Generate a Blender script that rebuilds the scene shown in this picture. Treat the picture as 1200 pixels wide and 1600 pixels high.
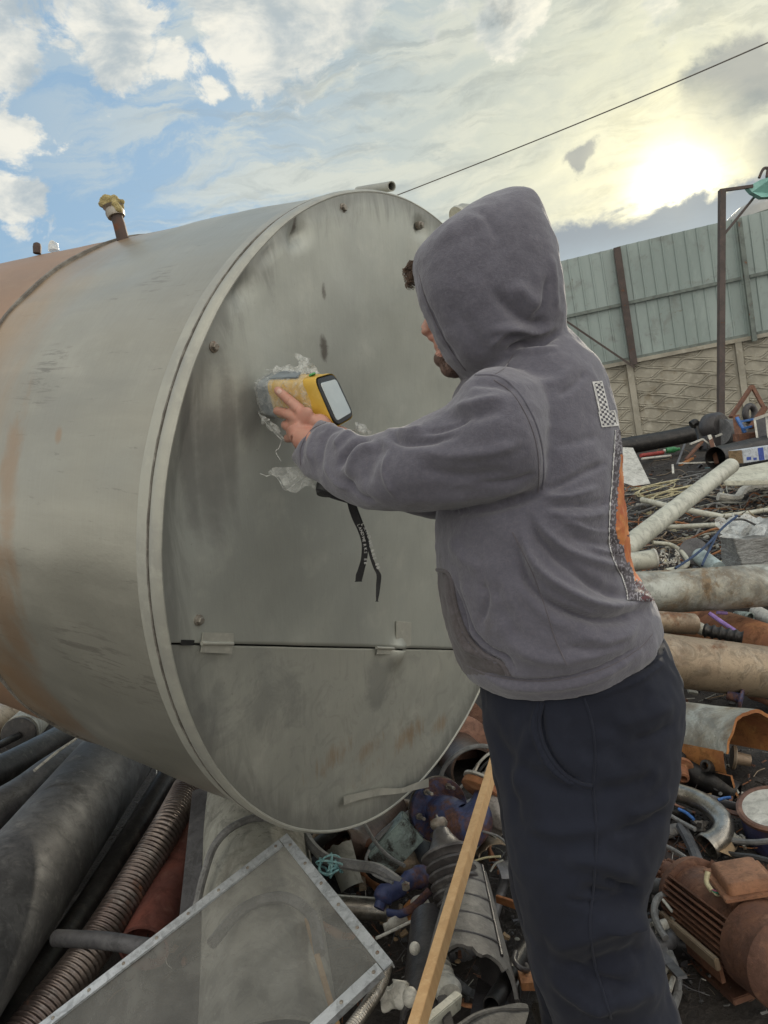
import bpy, bmesh, math, random
import numpy as np
from mathutils import Vector, Matrix, noise
from mathutils.bvhtree import BVHTree
for _o in list(bpy.data.objects): bpy.data.objects.remove(_o)
S = bpy.context.scene
C = S.collection
R = math.radians
# ------------------------------------------------------------ camera
F_PX = 1120.0                      # focal length in pixels of the 1200x1600 frame
PITCH, ROLL = R(-6.5), R(10.8)
EYE = Vector((0, 0, 1.6))
fw = Vector((0, math.cos(PITCH), math.sin(PITCH)))
r0 = Vector((1, 0, 0)); u0 = r0.cross(fw)
cr_, sr_ = math.cos(ROLL), math.sin(ROLL)
RT = r0*cr_ - u0*sr_
UP = u0*cr_ + r0*sr_
cam_d = bpy.data.cameras.new('camera'); cam = bpy.data.objects.new('camera', cam_d); C.objects.link(cam)
cam_d.sensor_fit = 'VERTICAL'; cam_d.sensor_height = 36; cam_d.lens = 36*F_PX/1600
cam_d.clip_start = .02; cam_d.clip_end = 2000
m_ = Matrix.Identity(4)
for i in range(3): m_[i][0], m_[i][1], m_[i][2], m_[i][3] = RT[i], UP[i], -fw[i], EYE[i]
cam.matrix_world = m_
S.camera = cam
S.render.resolution_x, S.render.resolution_y = 768, 1024

def ray(px, py): return fw + RT*((px-600)/F_PX) - UP*((py-800)/F_PX)
def P(px, py, d): return EYE + ray(px, py)*d
def G(px, py, z=0.0):
    r = ray(px, py); return EYE + r*((z-EYE.z)/r.z)
def proj(v):
    q = Vector(v)-EYE; d = q.dot(fw); return 600+F_PX*q.dot(RT)/d, 800-F_PX*q.dot(UP)/d
def proj_np(a):
    q = a-np.array(EYE); d = q@np.array(fw)
    return 600+F_PX*(q@np.array(RT))/d, 800-F_PX*(q@np.array(UP))/d

# ------------------------------------------------------------ node helper
class NG:
    def __init__(s, tree): s.t = tree; s.n = tree.nodes; s.l = tree.links
    def node(s, typ, ins=None, **props):
        nd = s.n.new(typ)
        for k, v in props.items(): setattr(nd, k, v)
        for k, v in (ins or {}).items(): s.put(nd.inputs[k], v)
        return nd
    def put(s, sock, v):
        if hasattr(v, 'is_linked') or hasattr(v, 'links'): s.l.new(v, sock)
        elif v is not None:
            if isinstance(v, (tuple, list, Vector)) and sock.type == 'RGBA' and len(v) == 3: v = (*v, 1)
            sock.default_value = v
    def m(s, op, a, b=0.0, c=None, clamp=False):
        nd = s.n.new('ShaderNodeMath'); nd.operation = op; nd.use_clamp = clamp
        s.put(nd.inputs[0], a); s.put(nd.inputs[1], b)
        if c is not None: s.put(nd.inputs[2], c)
        return nd.outputs[0]
    def vm(s, op, a, b=None, scale=None):
        nd = s.n.new('ShaderNodeVectorMath'); nd.operation = op
        s.put(nd.inputs[0], a)
        if b is not None: s.put(nd.inputs[1], b)
        if scale is not None: s.put(nd.inputs['Scale'], scale)
        return nd.outputs['Value'] if op in ('DOT_PRODUCT', 'LENGTH', 'DISTANCE') else nd.outputs[0]
    def noise(s, vec, scale, detail=6, rough=.55, dist=0.0):
        nd = s.node('ShaderNodeTexNoise', {'Scale': scale, 'Detail': detail, 'Roughness': rough, 'Distortion': dist})
        if vec is not None: s.l.new(vec, nd.inputs['Vector'])
        return nd.outputs['Fac']
    def ss(s, v, a, b, lo=0.0, hi=1.0, lin=False):
        nd = s.n.new('ShaderNodeMapRange'); nd.interpolation_type = 'LINEAR' if lin else 'SMOOTHSTEP'
        s.put(nd.inputs[0], v)
        for i, k in enumerate((a, b, lo, hi)): s.put(nd.inputs[i+1], k)
        return nd.outputs[0]
    def mix(s, f, a, b, blend='MIX'):
        nd = s.n.new('ShaderNodeMix'); nd.data_type = 'RGBA'; nd.blend_type = blend
        s.put(nd.inputs[0], f); s.put(nd.inputs[6], a); s.put(nd.inputs[7], b)
        return nd.outputs[2]
    def scalev(s, vec, sc):
        return s.vm('MULTIPLY', vec, sc)

# ------------------------------------------------------------ world, sun, exposure
SUN_DIR = ray(1055, 292).normalized()
sun_el = math.asin(SUN_DIR.z); sun_az = math.atan2(SUN_DIR.x, SUN_DIR.y)
W_ = bpy.data.worlds.new("World"); S.world = W_; W_.use_nodes = True
g = NG(W_.node_tree); g.n.clear()
tc = g.node('ShaderNodeTexCoord'); D = g.vm('NORMALIZE', tc.outputs['Generated'])
sky = g.node('ShaderNodeTexSky'); sky.sky_type = 'NISHITA'; sky.sun_disc = False
sky.sun_elevation = sun_el; sky.sun_rotation = sun_az; sky.air_density = 1.0; sky.dust_density = 1.6; sky.ozone_density = 1.3
SKY_K = .10
skyc = sky.outputs[0]
sep = g.node('ShaderNodeSeparateXYZ', {0: D})
sd = g.vm('DOT_PRODUCT', D, tuple(SUN_DIR)); sd1 = g.vm('DOT_PRODUCT', D, tuple(ray(1056, 300).normalized()))
back = g.ss(g.vm('DOT_PRODUCT', D, (.62, -.74, .25)), .02, .55)          # added bright unseen sky, fill light for tank face and hoodie
# paler blue from high thin veil
skyc = g.mix(.8, skyc, (1.85, 2.95, 4.1))
nz1 = g.noise(g.scalev(D, (1, 1, 1.9)), 2.4, 9, .6, .5)
nz2 = g.noise(g.scalev(D, (1, 1, 1.5)), 11.0, 12, .64, .35)
nz3 = g.noise(g.scalev(D, (1, 1, 1.3)), 34.0, 8, .6, .2)
nz2 = g.m('ADD', g.m('MULTIPLY', nz2, .8), g.m('MULTIPLY', nz3, .2))
warp = g.vm('SUBTRACT', g.node('ShaderNodeTexNoise', {'Vector': D, 'Scale': 9.0, 'Detail': 8.0, 'Roughness': .6}).outputs['Color'], (.5, .5, .5))
DW = g.vm('ADD', D, g.vm('SCALE', warp, scale=.10))
def blob(px, py, r, w=1.0, soft=.15):
    d = ray(px, py).normalized(); a = r/F_PX
    return g.ss(g.vm('DISTANCE', DW, tuple(d)), a*1.25, a*soft, 0.0, w)
def total(bl):
    v = bl[0]
    for b in bl[1:]: v = g.m('MAXIMUM', v, b)
    return v
white = total([blob(*b) for b in ((-20, 40, 110), (150, 10, 125), (200, 40, 70), (290, 100, 55, .9), (330, 158, 36, .85), (400, 15, 130), (500, 15, 110),
         (700, 30, 60, .7), (790, 30, 70, .8), (25, 228, 52, .85), (95, 224, 22, .7), (112, 250, 18, .6), (25, 305, 55, .85), (395, 158, 26, .6), (60, 385, 60, .5), (1050, 25, 40, .6))])
dark = total([blob(*b) for b in ((1150, 140, 85, 1), (1080, 170, 35, .6), (1010, 90, 40, .5), (960, 150, 25, .5), (1120, 210, 60, 1), (1200, 230, 60, .9), (1170, 90, 60, .8), (912, 258, 25, .9), (842, 303, 16, .85), (770, 5, 55, .55), (600, 5, 60, .3))])
# a long low bank of cloud over the horizon
hz = g.m('ADD', sep.outputs[2], g.m('MULTIPLY', g.m('SUBTRACT', nz2, .5), .10))
bank = g.ss(hz, .215, .195)
bank = g.m('MULTIPLY', bank, g.ss(g.vm('DOT_PRODUCT', D, tuple(RT)), -.05, .12))
veil = g.ss(sd, .80, 1.0)
cir = g.noise(g.scalev(g.vm('ADD', D, g.vm('SCALE', warp, scale=.05)), (1.2, 1, 4.2)), 4.2, 9, .62, .9)
cirm = g.m('MULTIPLY', g.ss(cir, .45, .62), g.ss(sd, .62, .90))
wtex = g.m('ADD', white, g.m('MULTIPLY', g.m('SUBTRACT', nz2, .52), 2.7))
wden = g.ss(wtex, .34, .64)
dtex = g.m('ADD', dark, g.m('MULTIPLY', g.m('SUBTRACT', nz2, .5), 1.7))
dden = g.ss(dtex, .38, .8)
fill_sky = g.m('MULTIPLY', g.ss(nz1, .40, .58), back)
fill_sky2 = g.m('MULTIPLY', g.ss(g.vm('DOT_PRODUCT', D, (-.80, -.52, .30)), -.05, .5), g.ss(nz1, .36, .56))  # added pale unseen sky at left rear, warms the tank shell
shade = g.ss(g.noise(g.scalev(D, (1, 1, 2.0)), 9.5, 8, .6, .3), .35, .64)
glow1 = g.m('POWER', g.m('MAXIMUM', sd1, 0.0), 1300.0)
glow2 = g.m('POWER', g.m('MAXIMUM', sd, 0.0), 60.0)
glow3 = g.m('POWER', g.m('MAXIMUM', sd, 0.0), 9.0)
K = 1.0/SKY_K*.1
c = g.mix(g.m('MULTIPLY', veil, .85), skyc, (3.35, 3.6, 3.2))
c = g.mix(g.m('MULTIPLY', cirm, .72), c, (4.5, 4.6, 4.05))
wcol = g.mix(shade, (2.9, 3.3, 3.5), (6.0, 5.8, 5.1))
st2 = g.noise(g.scalev(g.vm('ADD', D, g.vm('SCALE', warp, scale=.04)), (1.0, 1.6, 5.5)), 6.5, 10, .66, .7)
c = g.mix(g.m('MULTIPLY', g.m('MULTIPLY', g.ss(st2, .47, .66), g.ss(sd, .72, .93)), .48), c, (2.15, 2.45, 2.55))
c = g.mix(g.m('MULTIPLY', wden, .9), c, wcol)
# glow of the sun behind thin cloud
add = g.mix(1.0, g.vm('SCALE', (2.3, 1.9, .7), scale=g.m('MULTIPLY', glow2, g.ss(nz2, .3, .7, .45, 1.5))), g.vm('SCALE', (.25, .2, .0), scale=glow3), 'ADD')
c = g.mix(1.0, c, add, 'ADD')
hole = g.ss(sd, .9925, .998)
c = g.mix(g.m('MULTIPLY', g.m('MULTIPLY', dden, .88), g.m('SUBTRACT', 1.0, g.m('MULTIPLY', hole, .8))), c, g.mix(shade, (1.7, 2.0, 2.1), (2.9, 2.95, 2.7)))
bcol = g.mix(g.ss(g.m('ADD', sep.outputs[2], g.m('MULTIPLY', g.m('SUBTRACT', nz2, .5), .05)), .13, .20), (3.1, 3.7, 4.1), (2.1, 2.4, 2.7))
c = g.mix(g.m('MULTIPLY', bank, .93), c, bcol)
c = g.mix(1.0, c, g.vm('SCALE', (18., 16.0, 10.), scale=g.m('MULTIPLY', glow1, g.m('SUBTRACT', 1.0, g.m('MULTIPLY', bank, .97)))), 'ADD')
c = g.mix(fill_sky2, c, (6.6, 6.3, 5.7))
c = g.mix(fill_sky, c, (15.5, 14.2, 12.3))
bg = g.node('ShaderNodeBackground', {'Color': c, 'Strength': SKY_K})
g.l.new(bg.outputs[0], g.node('ShaderNodeOutputWorld').inputs[0])

sl = bpy.data.lights.new('sun', 'SUN'); sl.energy = 3.2; sl.angle = R(4); sl.color = (1, .9, .72)
so = bpy.data.objects.new('sun', sl); C.objects.link(so)
so.rotation_euler = (-SUN_DIR).to_track_quat('-Z', 'Y').to_euler(); so.location = SUN_DIR*50
S.view_settings.view_transform = 'Standard'; S.view_settings.look = 'None'
S.view_settings.exposure = .68; S.view_settings.gamma = 1
S.render.engine = 'CYCLES'

# ------------------------------------------------------------ object helpers
WM = {}
def world_of(o): return WM.get(o.name, Matrix.Identity(4))
def thing(name, label, cat, loc=(0, 0, 0), group=None, mat=None):
    o = bpy.data.objects.new(name, None); C.objects.link(o)
    o.empty_display_size = .1
    M = mat if mat is not None else Matrix.Translation(Vector(loc))
    o.matrix_world = M; WM[o.name] = M.copy()
    o['label'] = label; o['category'] = cat
    if group: o['group'] = group
    return o
def tag(o, label=None, cat=None, group=None, kind=None):
    for k, v in (('label', label), ('category', cat), ('group', group), ('kind', kind)):
        if v: o[k] = v
    return o
def new(name, vf, mat, parent=None, smooth=True, local=False, label=None, mi=None, bevel=0, auto=None):
    verts, faces = vf
    verts = [Vector(v) for v in verts]
    me = bpy.data.meshes.new(name)
    o = bpy.data.objects.new(name, me); C.objects.link(o)
    if parent is not None:
        o.parent = parent; M = world_of(parent)
        if not local:
            Mi = M.inverted(); verts = [Mi @ v for v in verts]
        WM[o.name] = M.copy()
    else:
        b = Vector((sum(v.x for v in verts)/len(verts), sum(v.y for v in verts)/len(verts), min(v.z for v in verts)))
        verts = [v-b for v in verts]; o.location = b; WM[o.name] = Matrix.Translation(b)
    me.from_pydata([tuple(v) for v in verts], [], faces)
    for m in (mat if isinstance(mat, (list, tuple)) else [mat]): me.materials.append(m)
    if mi is not None: me.polygons.foreach_set('material_index', mi)
    if smooth: me.polygons.foreach_set('use_smooth', [True]*len(me.polygons))
    me.update()
    bm = bmesh.new(); bm.from_mesh(me); bmesh.ops.recalc_face_normals(bm, faces=bm.faces)
    if bevel:
        bmesh.ops.bevel(bm, geom=[e for e in bm.edges if len(e.link_faces) == 2 and e.calc_face_angle(0) > R(30)], offset=bevel, segments=2, affect='EDGES', clamp_overlap=True)
    bm.to_mesh(me); bm.free()
    if smooth and auto is not False: me.set_sharp_from_angle(angle=R(auto or 40))
    if label: o['label'] = label
    return o
def join(*vfs):
    V, Fc = [], []
    for v, f in vfs:
        k = len(V); V += list(v); Fc += [tuple(i+k for i in q) for q in f]
    return V, Fc
def cat_rom(pts, n=8):
    pts = [Vector(p) for p in pts]
    if len(pts) < 3:
        return [pts[0].lerp(pts[-1], i/n) for i in range(n+1)]
    out = []
    q = [pts[0]*2-pts[1]] + pts + [pts[-1]*2-pts[-2]]
    for i in range(1, len(q)-2):
        for j in range(n):
            t = j/n
            out.append(.5*((2*q[i]) + (q[i+1]-q[i-1])*t + (2*q[i-1]-5*q[i]+4*q[i+1]-q[i+2])*t*t + (3*q[i]-q[i-1]-3*q[i+1]+q[i+2])*t**3))
    out.append(pts[-1]); return out
def frames(path):
    T = [(path[min(i+1, len(path)-1)]-path[max(i-1, 0)]).normalized() for i in range(len(path))]
    a = Vector((0, 0, 1)) if abs(T[0].z) < .9 else Vector((1, 0, 0))
    n = (a - T[0]*a.dot(T[0])).normalized(); out = []
    for t in T:
        n = (n - t*n.dot(t)).normalized(); out.append((t, n, t.cross(n)))
    return out
def sweep(path, r, seg=20, wall=0, rough=0.0, flat=1.0, cap=True, nseed=0, arc=None):
    """tube along path; r number or list; wall>0 gives an open pipe with an inner wall"""
    path = [Vector(p) for p in path]; n = len(path)
    rr = r if isinstance(r, (list, tuple)) else [r]*n
    fr = frames(path); V, Fc = [], []
    def ring(i, rad):
        t, a, b = fr[i]; base = len(V)
        for k in range(seg):
            th = 2*math.pi*k/seg; q = rad
            if rough: q *= 1+rough*noise.noise(Vector((math.cos(th)*1.3+nseed, math.sin(th)*1.3, i*.35+nseed)))
            V.append(path[i]+a*math.cos(th)*q+b*math.sin(th)*q*flat)
        return base
    B = [ring(i, rr[i]) for i in range(n)]
    def strip(b0, b1):
        for k in range(seg): Fc.append((b0+k, b0+(k+1) % seg, b1+(k+1) % seg, b1+k))
    for i in range(n-1): strip(B[i], B[i+1])
    if wall:
        I = [ring(i, max(rr[i]-wall, rr[i]*.3)) for i in range(n)]
        for i in range(n-1): strip(I[i+1], I[i])
        strip(I[0], B[0]); strip(B[-1], I[-1])
    elif cap:
        Fc.append(tuple(range(B[0], B[0]+seg))); Fc.append(tuple(range(B[-1]+seg-1, B[-1]-1, -1)))
    return V, Fc
def line(a, b, n=10):
    a, b = Vector(a), Vector(b); return [a.lerp(b, i/n) for i in range(n+1)]
def bar(a, b, w, t, up=None, taper=1.0):
    """rectangular bar from a to b, width w (sideways), thickness t (along up)"""
    a, b = Vector(a), Vector(b); T = (b-a).normalized()
    u = Vector(up) if up is not None else Vector((0, 0, 1))
    if abs(T.dot(u)) > .95: u = Vector((1, 0, 0))
    u = (u-T*u.dot(T)).normalized(); s = T.cross(u)
    V = [p+s*(w*k/2*q)+u*(t*j/2*q) for p, q in ((a, 1), (b, taper)) for k, j in ((-1, -1), (1, -1), (1, 1), (-1, 1))]
    return V, [(0, 1, 2, 3), (7, 6, 5, 4), (0, 4, 5, 1), (1, 5, 6, 2), (2, 6, 7, 3), (3, 7, 4, 0)]
def box(c, x, y, z):
    """box from centre and three half-axis vectors"""
    c, x, y, z = Vector(c), Vector(x), Vector(y), Vector(z)
    V = [c+x*i+y*j+z*k for i, j, k in ((-1,-1,-1),(1,-1,-1),(1,1,-1),(-1,1,-1),(-1,-1,1),(1,-1,1),(1,1,1),(-1,1,1))]
    return V, [(0,3,2,1),(4,5,6,7),(0,1,5,4),(1,2,6,5),(2,3,7,6),(3,0,4,7)]
def lathe(c, axis, prof, seg=32, closed=False):
    """profile list of (distance along axis, radius)"""
    c, ax = Vector(c), Vector(axis).normalized()
    a = Vector((0, 0, 1)) if abs(ax.z) < .9 else Vector((1, 0, 0)); a = (a-ax*a.dot(ax)).normalized(); b = ax.cross(a)
    V, Fc = [], []
    for z, r in prof:
        for k in range(seg):
            th = 2*math.pi*k/seg; V.append(c+ax*z+(a*math.cos(th)+b*math.sin(th))*r)
    n = len(prof)
    for i in range(n-1 if not closed else n):
        for k in range(seg): Fc.append((i*seg+k, i*seg+(k+1) % seg, ((i+1) % n)*seg+(k+1) % seg, ((i+1) % n)*seg+k))
    if not closed:
        if prof[0][1] > 1e-4: Fc.append(tuple(range(seg-1, -1, -1)))
        if prof[-1][1] > 1e-4: Fc.append(tuple((n-1)*seg+k for k in range(seg)))
    return V, Fc
def prism(pts, off):
    """outline (world points) given a thickness vector"""
    n = len(pts); pts = [Vector(p) for p in pts]; off = Vector(off)
    V = pts+[p+off for p in pts]
    return V, [tuple(range(n)), tuple(range(2*n-1, n-1, -1))]+[(i, (i+1) % n, n+(i+1) % n, n+i) for i in range(n)]
def evaluated(o):
    dg = bpy.context.evaluated_depsgraph_get(); return bpy.data.meshes.new_from_object(o.evaluated_get(dg))
def voxel(o, size, smooth_it=4, fac=.5):
    m = o.modifiers.new('r', 'REMESH'); m.mode = 'VOXEL'; m.voxel_size = size; m.use_smooth_shade = True
    if smooth_it:
        s = o.modifiers.new('s', 'SMOOTH'); s.iterations = smooth_it; s.factor = fac
    me = evaluated(o); mats = list(o.data.materials); o.modifiers.clear(); o.data = me
    me.materials.clear()
    for x in mats: me.materials.append(x)
    me.polygons.foreach_set('use_smooth', [True]*len(me.polygons)); me.polygons.foreach_set('material_index', [0]*len(me.polygons))
    return o
def coords(me):
    a = np.empty(len(me.vertices)*3); me.vertices.foreach_get('co', a); return a.reshape(-1, 3)
def normals(me):
    a = np.empty(len(me.vertices)*3); me.vertices.foreach_get('normal', a); return a.reshape(-1, 3)
def set_coords(me, a): me.vertices.foreach_set('co', a.ravel()); me.update()

# ------------------------------------------------------------ materials
GRIME = 0
def mat(name, c1, c2=None, c3=None, scale=6, stretch=(1, 1, 1), rough=.7, metal=0.0, bump=.15, bscale=None, rust=0.0, rustc=(.22, .08, .03), rscale=5,
        dirt=0.0, dirtc=(.045, .04, .035), spec=.5, sheen=0.0, fine=0.0, extra=None, rvar=.15, bdist=.004, coat=0.0):
    M = bpy.data.materials.new(name); M.use_nodes = True
    g = NG(M.node_tree); g.n.clear()
    tc = g.node('ShaderNodeTexCoord'); oi = g.node('ShaderNodeObjectInfo')
    v = g.vm('ADD', tc.outputs['Object'], g.vm('SCALE', (7.3, 3.1, 5.7), scale=oi.outputs['Random']))
    vs = g.scalev(v, stretch)
    n1 = g.noise(vs, scale, 8, .6, .3); n2 = g.noise(vs, scale*3.7, 8, .65, .2)
    c2 = c2 or tuple(x*.7 for x in c1); c3 = c3 or tuple(min(1, x*1.25) for x in c1)
    c = g.mix(g.ss(n1, .36, .64), c1, c2)
    c = g.mix(g.m('MULTIPLY', g.ss(n2, .5, .75), .7), c, c3)
    ro = g.m('ADD', g.m('MULTIPLY', g.m('SUBTRACT', n2, .5), rvar*2), rough, clamp=True)
    me_ = metal
    if rust:
        nr = g.noise(v, rscale, 10, .68, .6)
        rm = g.ss(nr, .72-rust*.45, .80-rust*.38)
        rc = g.mix(g.ss(g.noise(v, rscale*6, 6, .7), .35, .7), rustc, tuple(x*.4 for x in rustc))
        c = g.mix(rm, c, rc); ro = g.m('ADD', ro, g.m('MULTIPLY', rm, .35), clamp=True)
        if metal: me_ = g.m('MULTIPLY', g.m('SUBTRACT', 1.0, rm), metal)
    if dirt:
        nd = g.noise(v, scale*.8+1.3, 9, .65, .4)
        dm = g.ss(nd, .70-dirt*.4, .85-dirt*.3)
        c = g.mix(g.m('MULTIPLY', dm, .85), c, dirtc); ro = g.m('ADD', ro, g.m('MULTIPLY', dm, .2), clamp=True)
    if GRIME:
        ng = g.noise(vs, scale*2.6+5, 12, .75, .8); c = g.mix(g.m('MULTIPLY', g.ss(ng, .46, .62), GRIME), c, tuple(x*.38 for x in c1))
        ns = g.noise(v, scale*16+60, 6, .7, .3); c = g.mix(g.m('MULTIPLY', g.ss(ns, .60, .70), GRIME*.7), c, tuple(min(1, x*1.7+.03) for x in c1))
        c = g.mix(g.m('MULTIPLY', g.ss(ns, .40, .33), GRIME*.8), c, (.02, .016, .013)); ro = g.m('ADD', ro, g.m('MULTIPLY', g.m('SUBTRACT', ng, .5), .5*GRIME), clamp=True)
    if fine:
        nf = g.noise(v, 260, 3, .6); c = g.mix(g.m('MULTIPLY', g.ss(nf, .3, .7), fine), c, tuple(x*.45 for x in c1))
    bn = g.noise(vs, bscale or scale*9, 8, .65)
    hb = g.m('ADD', bn, g.m('MULTIPLY', n1, .6))
    st = {'g': g, 'v': v, 'tc': tc, 'c': c, 'ro': ro, 'h': hb, 'metal': me_}
    if extra: extra(st)
    bp = g.node('ShaderNodeBump', {'Strength': bump, 'Distance': bdist, 'Height': st['h']})
    b = g.node('ShaderNodeBsdfPrincipled', {'Base Color': st['c'], 'Roughness': st['ro'], 'Metallic': st['metal'], 'Normal': bp.outputs[0]})
    b.inputs['Specular IOR Level'].default_value = spec
    if sheen: b.inputs['Sheen Weight'].default_value = sheen; b.inputs['Sheen Roughness'].default_value = .6
    if coat: b.inputs['Coat Weight'].default_value = coat
    st['b'] = b
    out = g.node('ShaderNodeOutputMaterial'); g.l.new(b.outputs[0], out.inputs[0])
    M['_'] = 1
    return M
def film(name, col, alpha, rough=.2, scale=30, bump=.6):
    M = bpy.data.materials.new(name); M.use_nodes = True; g = NG(M.node_tree); g.n.clear()
    tc = g.node('ShaderNodeTexCoord'); n = g.noise(tc.outputs['Object'], scale, 5, .6, .8)
    bp = g.node('ShaderNodeBump', {'Strength': bump, 'Distance': .01, 'Height': n})
    b = g.node('ShaderNodeBsdfPrincipled', {'Base Color': col, 'Roughness': rough, 'Normal': bp.outputs[0]})
    t = g.node('ShaderNodeBsdfTransparent')
    mx = g.node('ShaderNodeMixShader', {0: g.ss(n, .3, .7, alpha*.5, min(1, alpha*1.6)), 1: t.outputs[0], 2: b.outputs[0]})
    g.l.new(mx.outputs[0], g.node('ShaderNodeOutputMaterial').inputs[0]); return M
random.seed(7)
# ============================================================ ground
M_soil = mat('dark oily soil', (.055, .048, .042), (.03, .026, .024), (.11, .10, .09), scale=3, rough=.85, bump=.9, bscale=40, bdist=.02, fine=.4, spec=.3)
def gh(x, y):
    r = math.hypot(x, y)
    near = max(0, 1-abs(r-1.5)/6)
    b = noise.fractal(Vector((x*1.1, y*1.1, 3)), 1, 2, 4)*.05 + noise.fractal(Vector((x*5, y*5, 9)), 1, 2, 3)*.015*near
    hp = .16*math.exp(-((r-1.9)/1.6)**2)
    return b*(1 if r < 25 else .4) + hp
def ground():
    xs = sorted(set([round(-400*((1-i/40)**3), 3) for i in range(40)] + [round(i*.12-5, 3) for i in range(84)] + [round(5.2+395*((i/40)**3), 3) for i in range(41)]))
    ys = sorted(set([round(-60*((1-i/14)**2)-3, 3) for i in range(14)] + [round(-3+i*.12, 3) for i in range(100)] + [round(9+i*.5, 3) for i in range(30)] + [round(24.5+575*((i/24)**3), 3) for i in range(25)]))
    V = [(x, y, gh(x, y)) for y in ys for x in xs]; n = len(xs)
    Fc = [(j*n+i, j*n+i+1, (j+1)*n+i+1, (j+1)*n+i) for j in range(len(ys)-1) for i in range(n-1)]
    o = new('ground', (V, Fc), M_soil); tag(o, kind='structure')
ground()

# ============================================================ yard boundary, far right
def rust_low(st): pass
M_sheet = mat('pale green sheet metal', (.29, .35, .335), (.235, .29, .275), (.34, .40, .38), scale=.8, stretch=(1, 1, .3), rough=.5, bump=.1, rust=.2, rscale=2.5, rustc=(.2, .16, .12), dirt=.45, dirtc=(.20, .22, .205))
M_postr = mat('rusty brown steel', (.085, .066, .06), (.06, .05, .046), (.13, .09, .075), scale=5, rough=.8, bump=.5, rust=.25)
M_rail = mat('dark green steel rail', (.16, .19, .17), (.10, .12, .11), scale=5, rough=.6, rust=.3)
M_conc = mat('weathered cast concrete', (.36, .34, .28), (.26, .245, .20), (.45, .43, .365), scale=1.6, rough=.9, bump=.5, bscale=30, dirt=.45, dirtc=(.20, .17, .12), bdist=.01)
BL = G(985, 692, 0); BRr = G(1200, 640, 0)
# horizontal direction of the fence
fd = (P(1200, 655, 17.0)-P(985, 692, 17.8)); fd.z = 0; fd.normalize()
FO = Vector((BL.x, BL.y, 0)); FN = Vector((fd.y, -fd.x, 0))       # FN points to the yard
if FN.dot(EYE-FO) < 0: FN = -FN
def fence_s(px, py=600):
    r = ray(px, py); t = (FO-EYE).dot(FN)/r.dot(FN); return (EYE+r*t-FO).dot(fd)
def fence_pt(s, z, off=0): return FO+fd*s+Vector((0, 0, z))+FN*off
def fence_z(px, py):
    r = ray(px, py); t = (FO-EYE).dot(FN)/r.dot(FN); return (EYE+r*t).z
zc = fence_z(1000, 561); zt = fence_z(990, 381); zt0 = fence_z(930, 396)
FENCE_LOW, FENCE_TOP = zc, zt
posts_s = [fence_s(975, 470), fence_s(1163, 430)]
span = posts_s[1]-posts_s[0]
allp = [posts_s[0]-2*span, posts_s[0]-span, posts_s[0], posts_s[1], posts_s[1]+span, posts_s[1]+2*span]
def corr_panel(s0, s1, z0, z1, off, pitch=.28):
    V, Fc = [], []; s = s0; pts = []
    while s < s1:
        for ds, dn in ((0, 0), (pitch*.78, 0), (pitch*.84, .03), (pitch*.94, .03)):
            if s+ds < s1: pts.append((s+ds, dn))
        s += pitch
    pts.append((s1, 0))
    for sx, dn in pts:
        for k, z in enumerate((z0, z1)): V.append(fence_pt(sx, z, off+dn))
    n = len(pts)
    for i in range(n-1): Fc.append((i*2, i*2+2, i*2+3, i*2+1))
    k = len(V); V += [v-FN*.004 for v in V]; Fc += [tuple(reversed([j+k for j in f])) for f in Fc]
    return V, Fc
mf = thing('sheet_metal_fence', 'tall fence of pale green corrugated metal sheets standing on top of the concrete wall', 'fence', fence_pt(allp[0], 0))
for i in range(len(allp)-1):
    a, b = allp[i], allp[i+1]; up = zt if i >= 2 else zt0
    new('sheet_panel', corr_panel(a+.02, b-.02, zc+.02, up + .012*i, .0), M_sheet, mf, smooth=False)
    for z in (zc+.06, (zc+up)/2+.02): new('rail', bar(fence_pt(a+.1, z, .07), fence_pt(b-.1, z, .07), .06, .08), M_rail, mf, smooth=False)
for i, s in enumerate(allp):
    w = .17 if i == 2 else .11
    new('post', bar(fence_pt(s, zc-.12, .16), fence_pt(s-(.0), (zt if i >= 2 else zt0)-.02, .14), w, .14, up=FN), M_postr if i != 3 else M_rail, mf, smooth=False)
new('brace', bar(fence_pt(fence_s(880, 500), fence_z(880, 500), .22), fence_pt(fence_s(990, 575), fence_z(990, 575), .3), .05, .05), M_postr, mf, smooth=False)
cw = thing('concrete_wall', 'low precast concrete wall with raised wavy leaf pattern below the metal fence', 'wall', fence_pt(allp[0], 0))
def relief(s0, s1):
    parts = [box((fence_pt((s0+s1)/2, zc/2-.25, -.03)), fd*((s1-s0)/2), FN*.05, Vector((0, 0, zc/2+.25)))]
    L = 1.12; rows = 12; h = zc/rows
    for r_ in range(-1, rows+2):
        for dz, rad in ((0, .026), (.055, .016)):
            pts = []; s = s0+.03
            while s <= s1-.03:
                x = (s-s0)/L*2*math.pi+math.pi*(r_ % 2)
                z = h*(r_+.3)+dz+h*.52*math.sin(x+.55*math.sin(x))+.012*noise.noise(Vector((s*2, r_*3, dz)))
                if .02 < z < zc-.03: pts.append(fence_pt(s, z, .022))
                else:
                    if len(pts) > 2: parts.append(sweep(pts, rad, 6))
                    pts = []
                s += .04
            if len(pts) > 2: parts.append(sweep(pts, rad, 6))
    return join(*parts)
wp = sorted([fence_s(993, 640), fence_s(1163, 620)]); sp = wp[1]-wp[0]
wps = [wp[0]-2*sp, wp[0]-sp, wp[0], wp[1], wp[1]+sp, wp[1]+2*sp]
for a, b in zip(wps[:-1], wps[1:]): new('wall_panel', relief(a+.08, b-.08), M_conc, cw, auto=60)
for s in wps: new('wall_post', bar(fence_pt(s, -.3, .02), fence_pt(s, zc, .02), .15, .17, up=FN), M_conc, cw, smooth=False)
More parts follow.
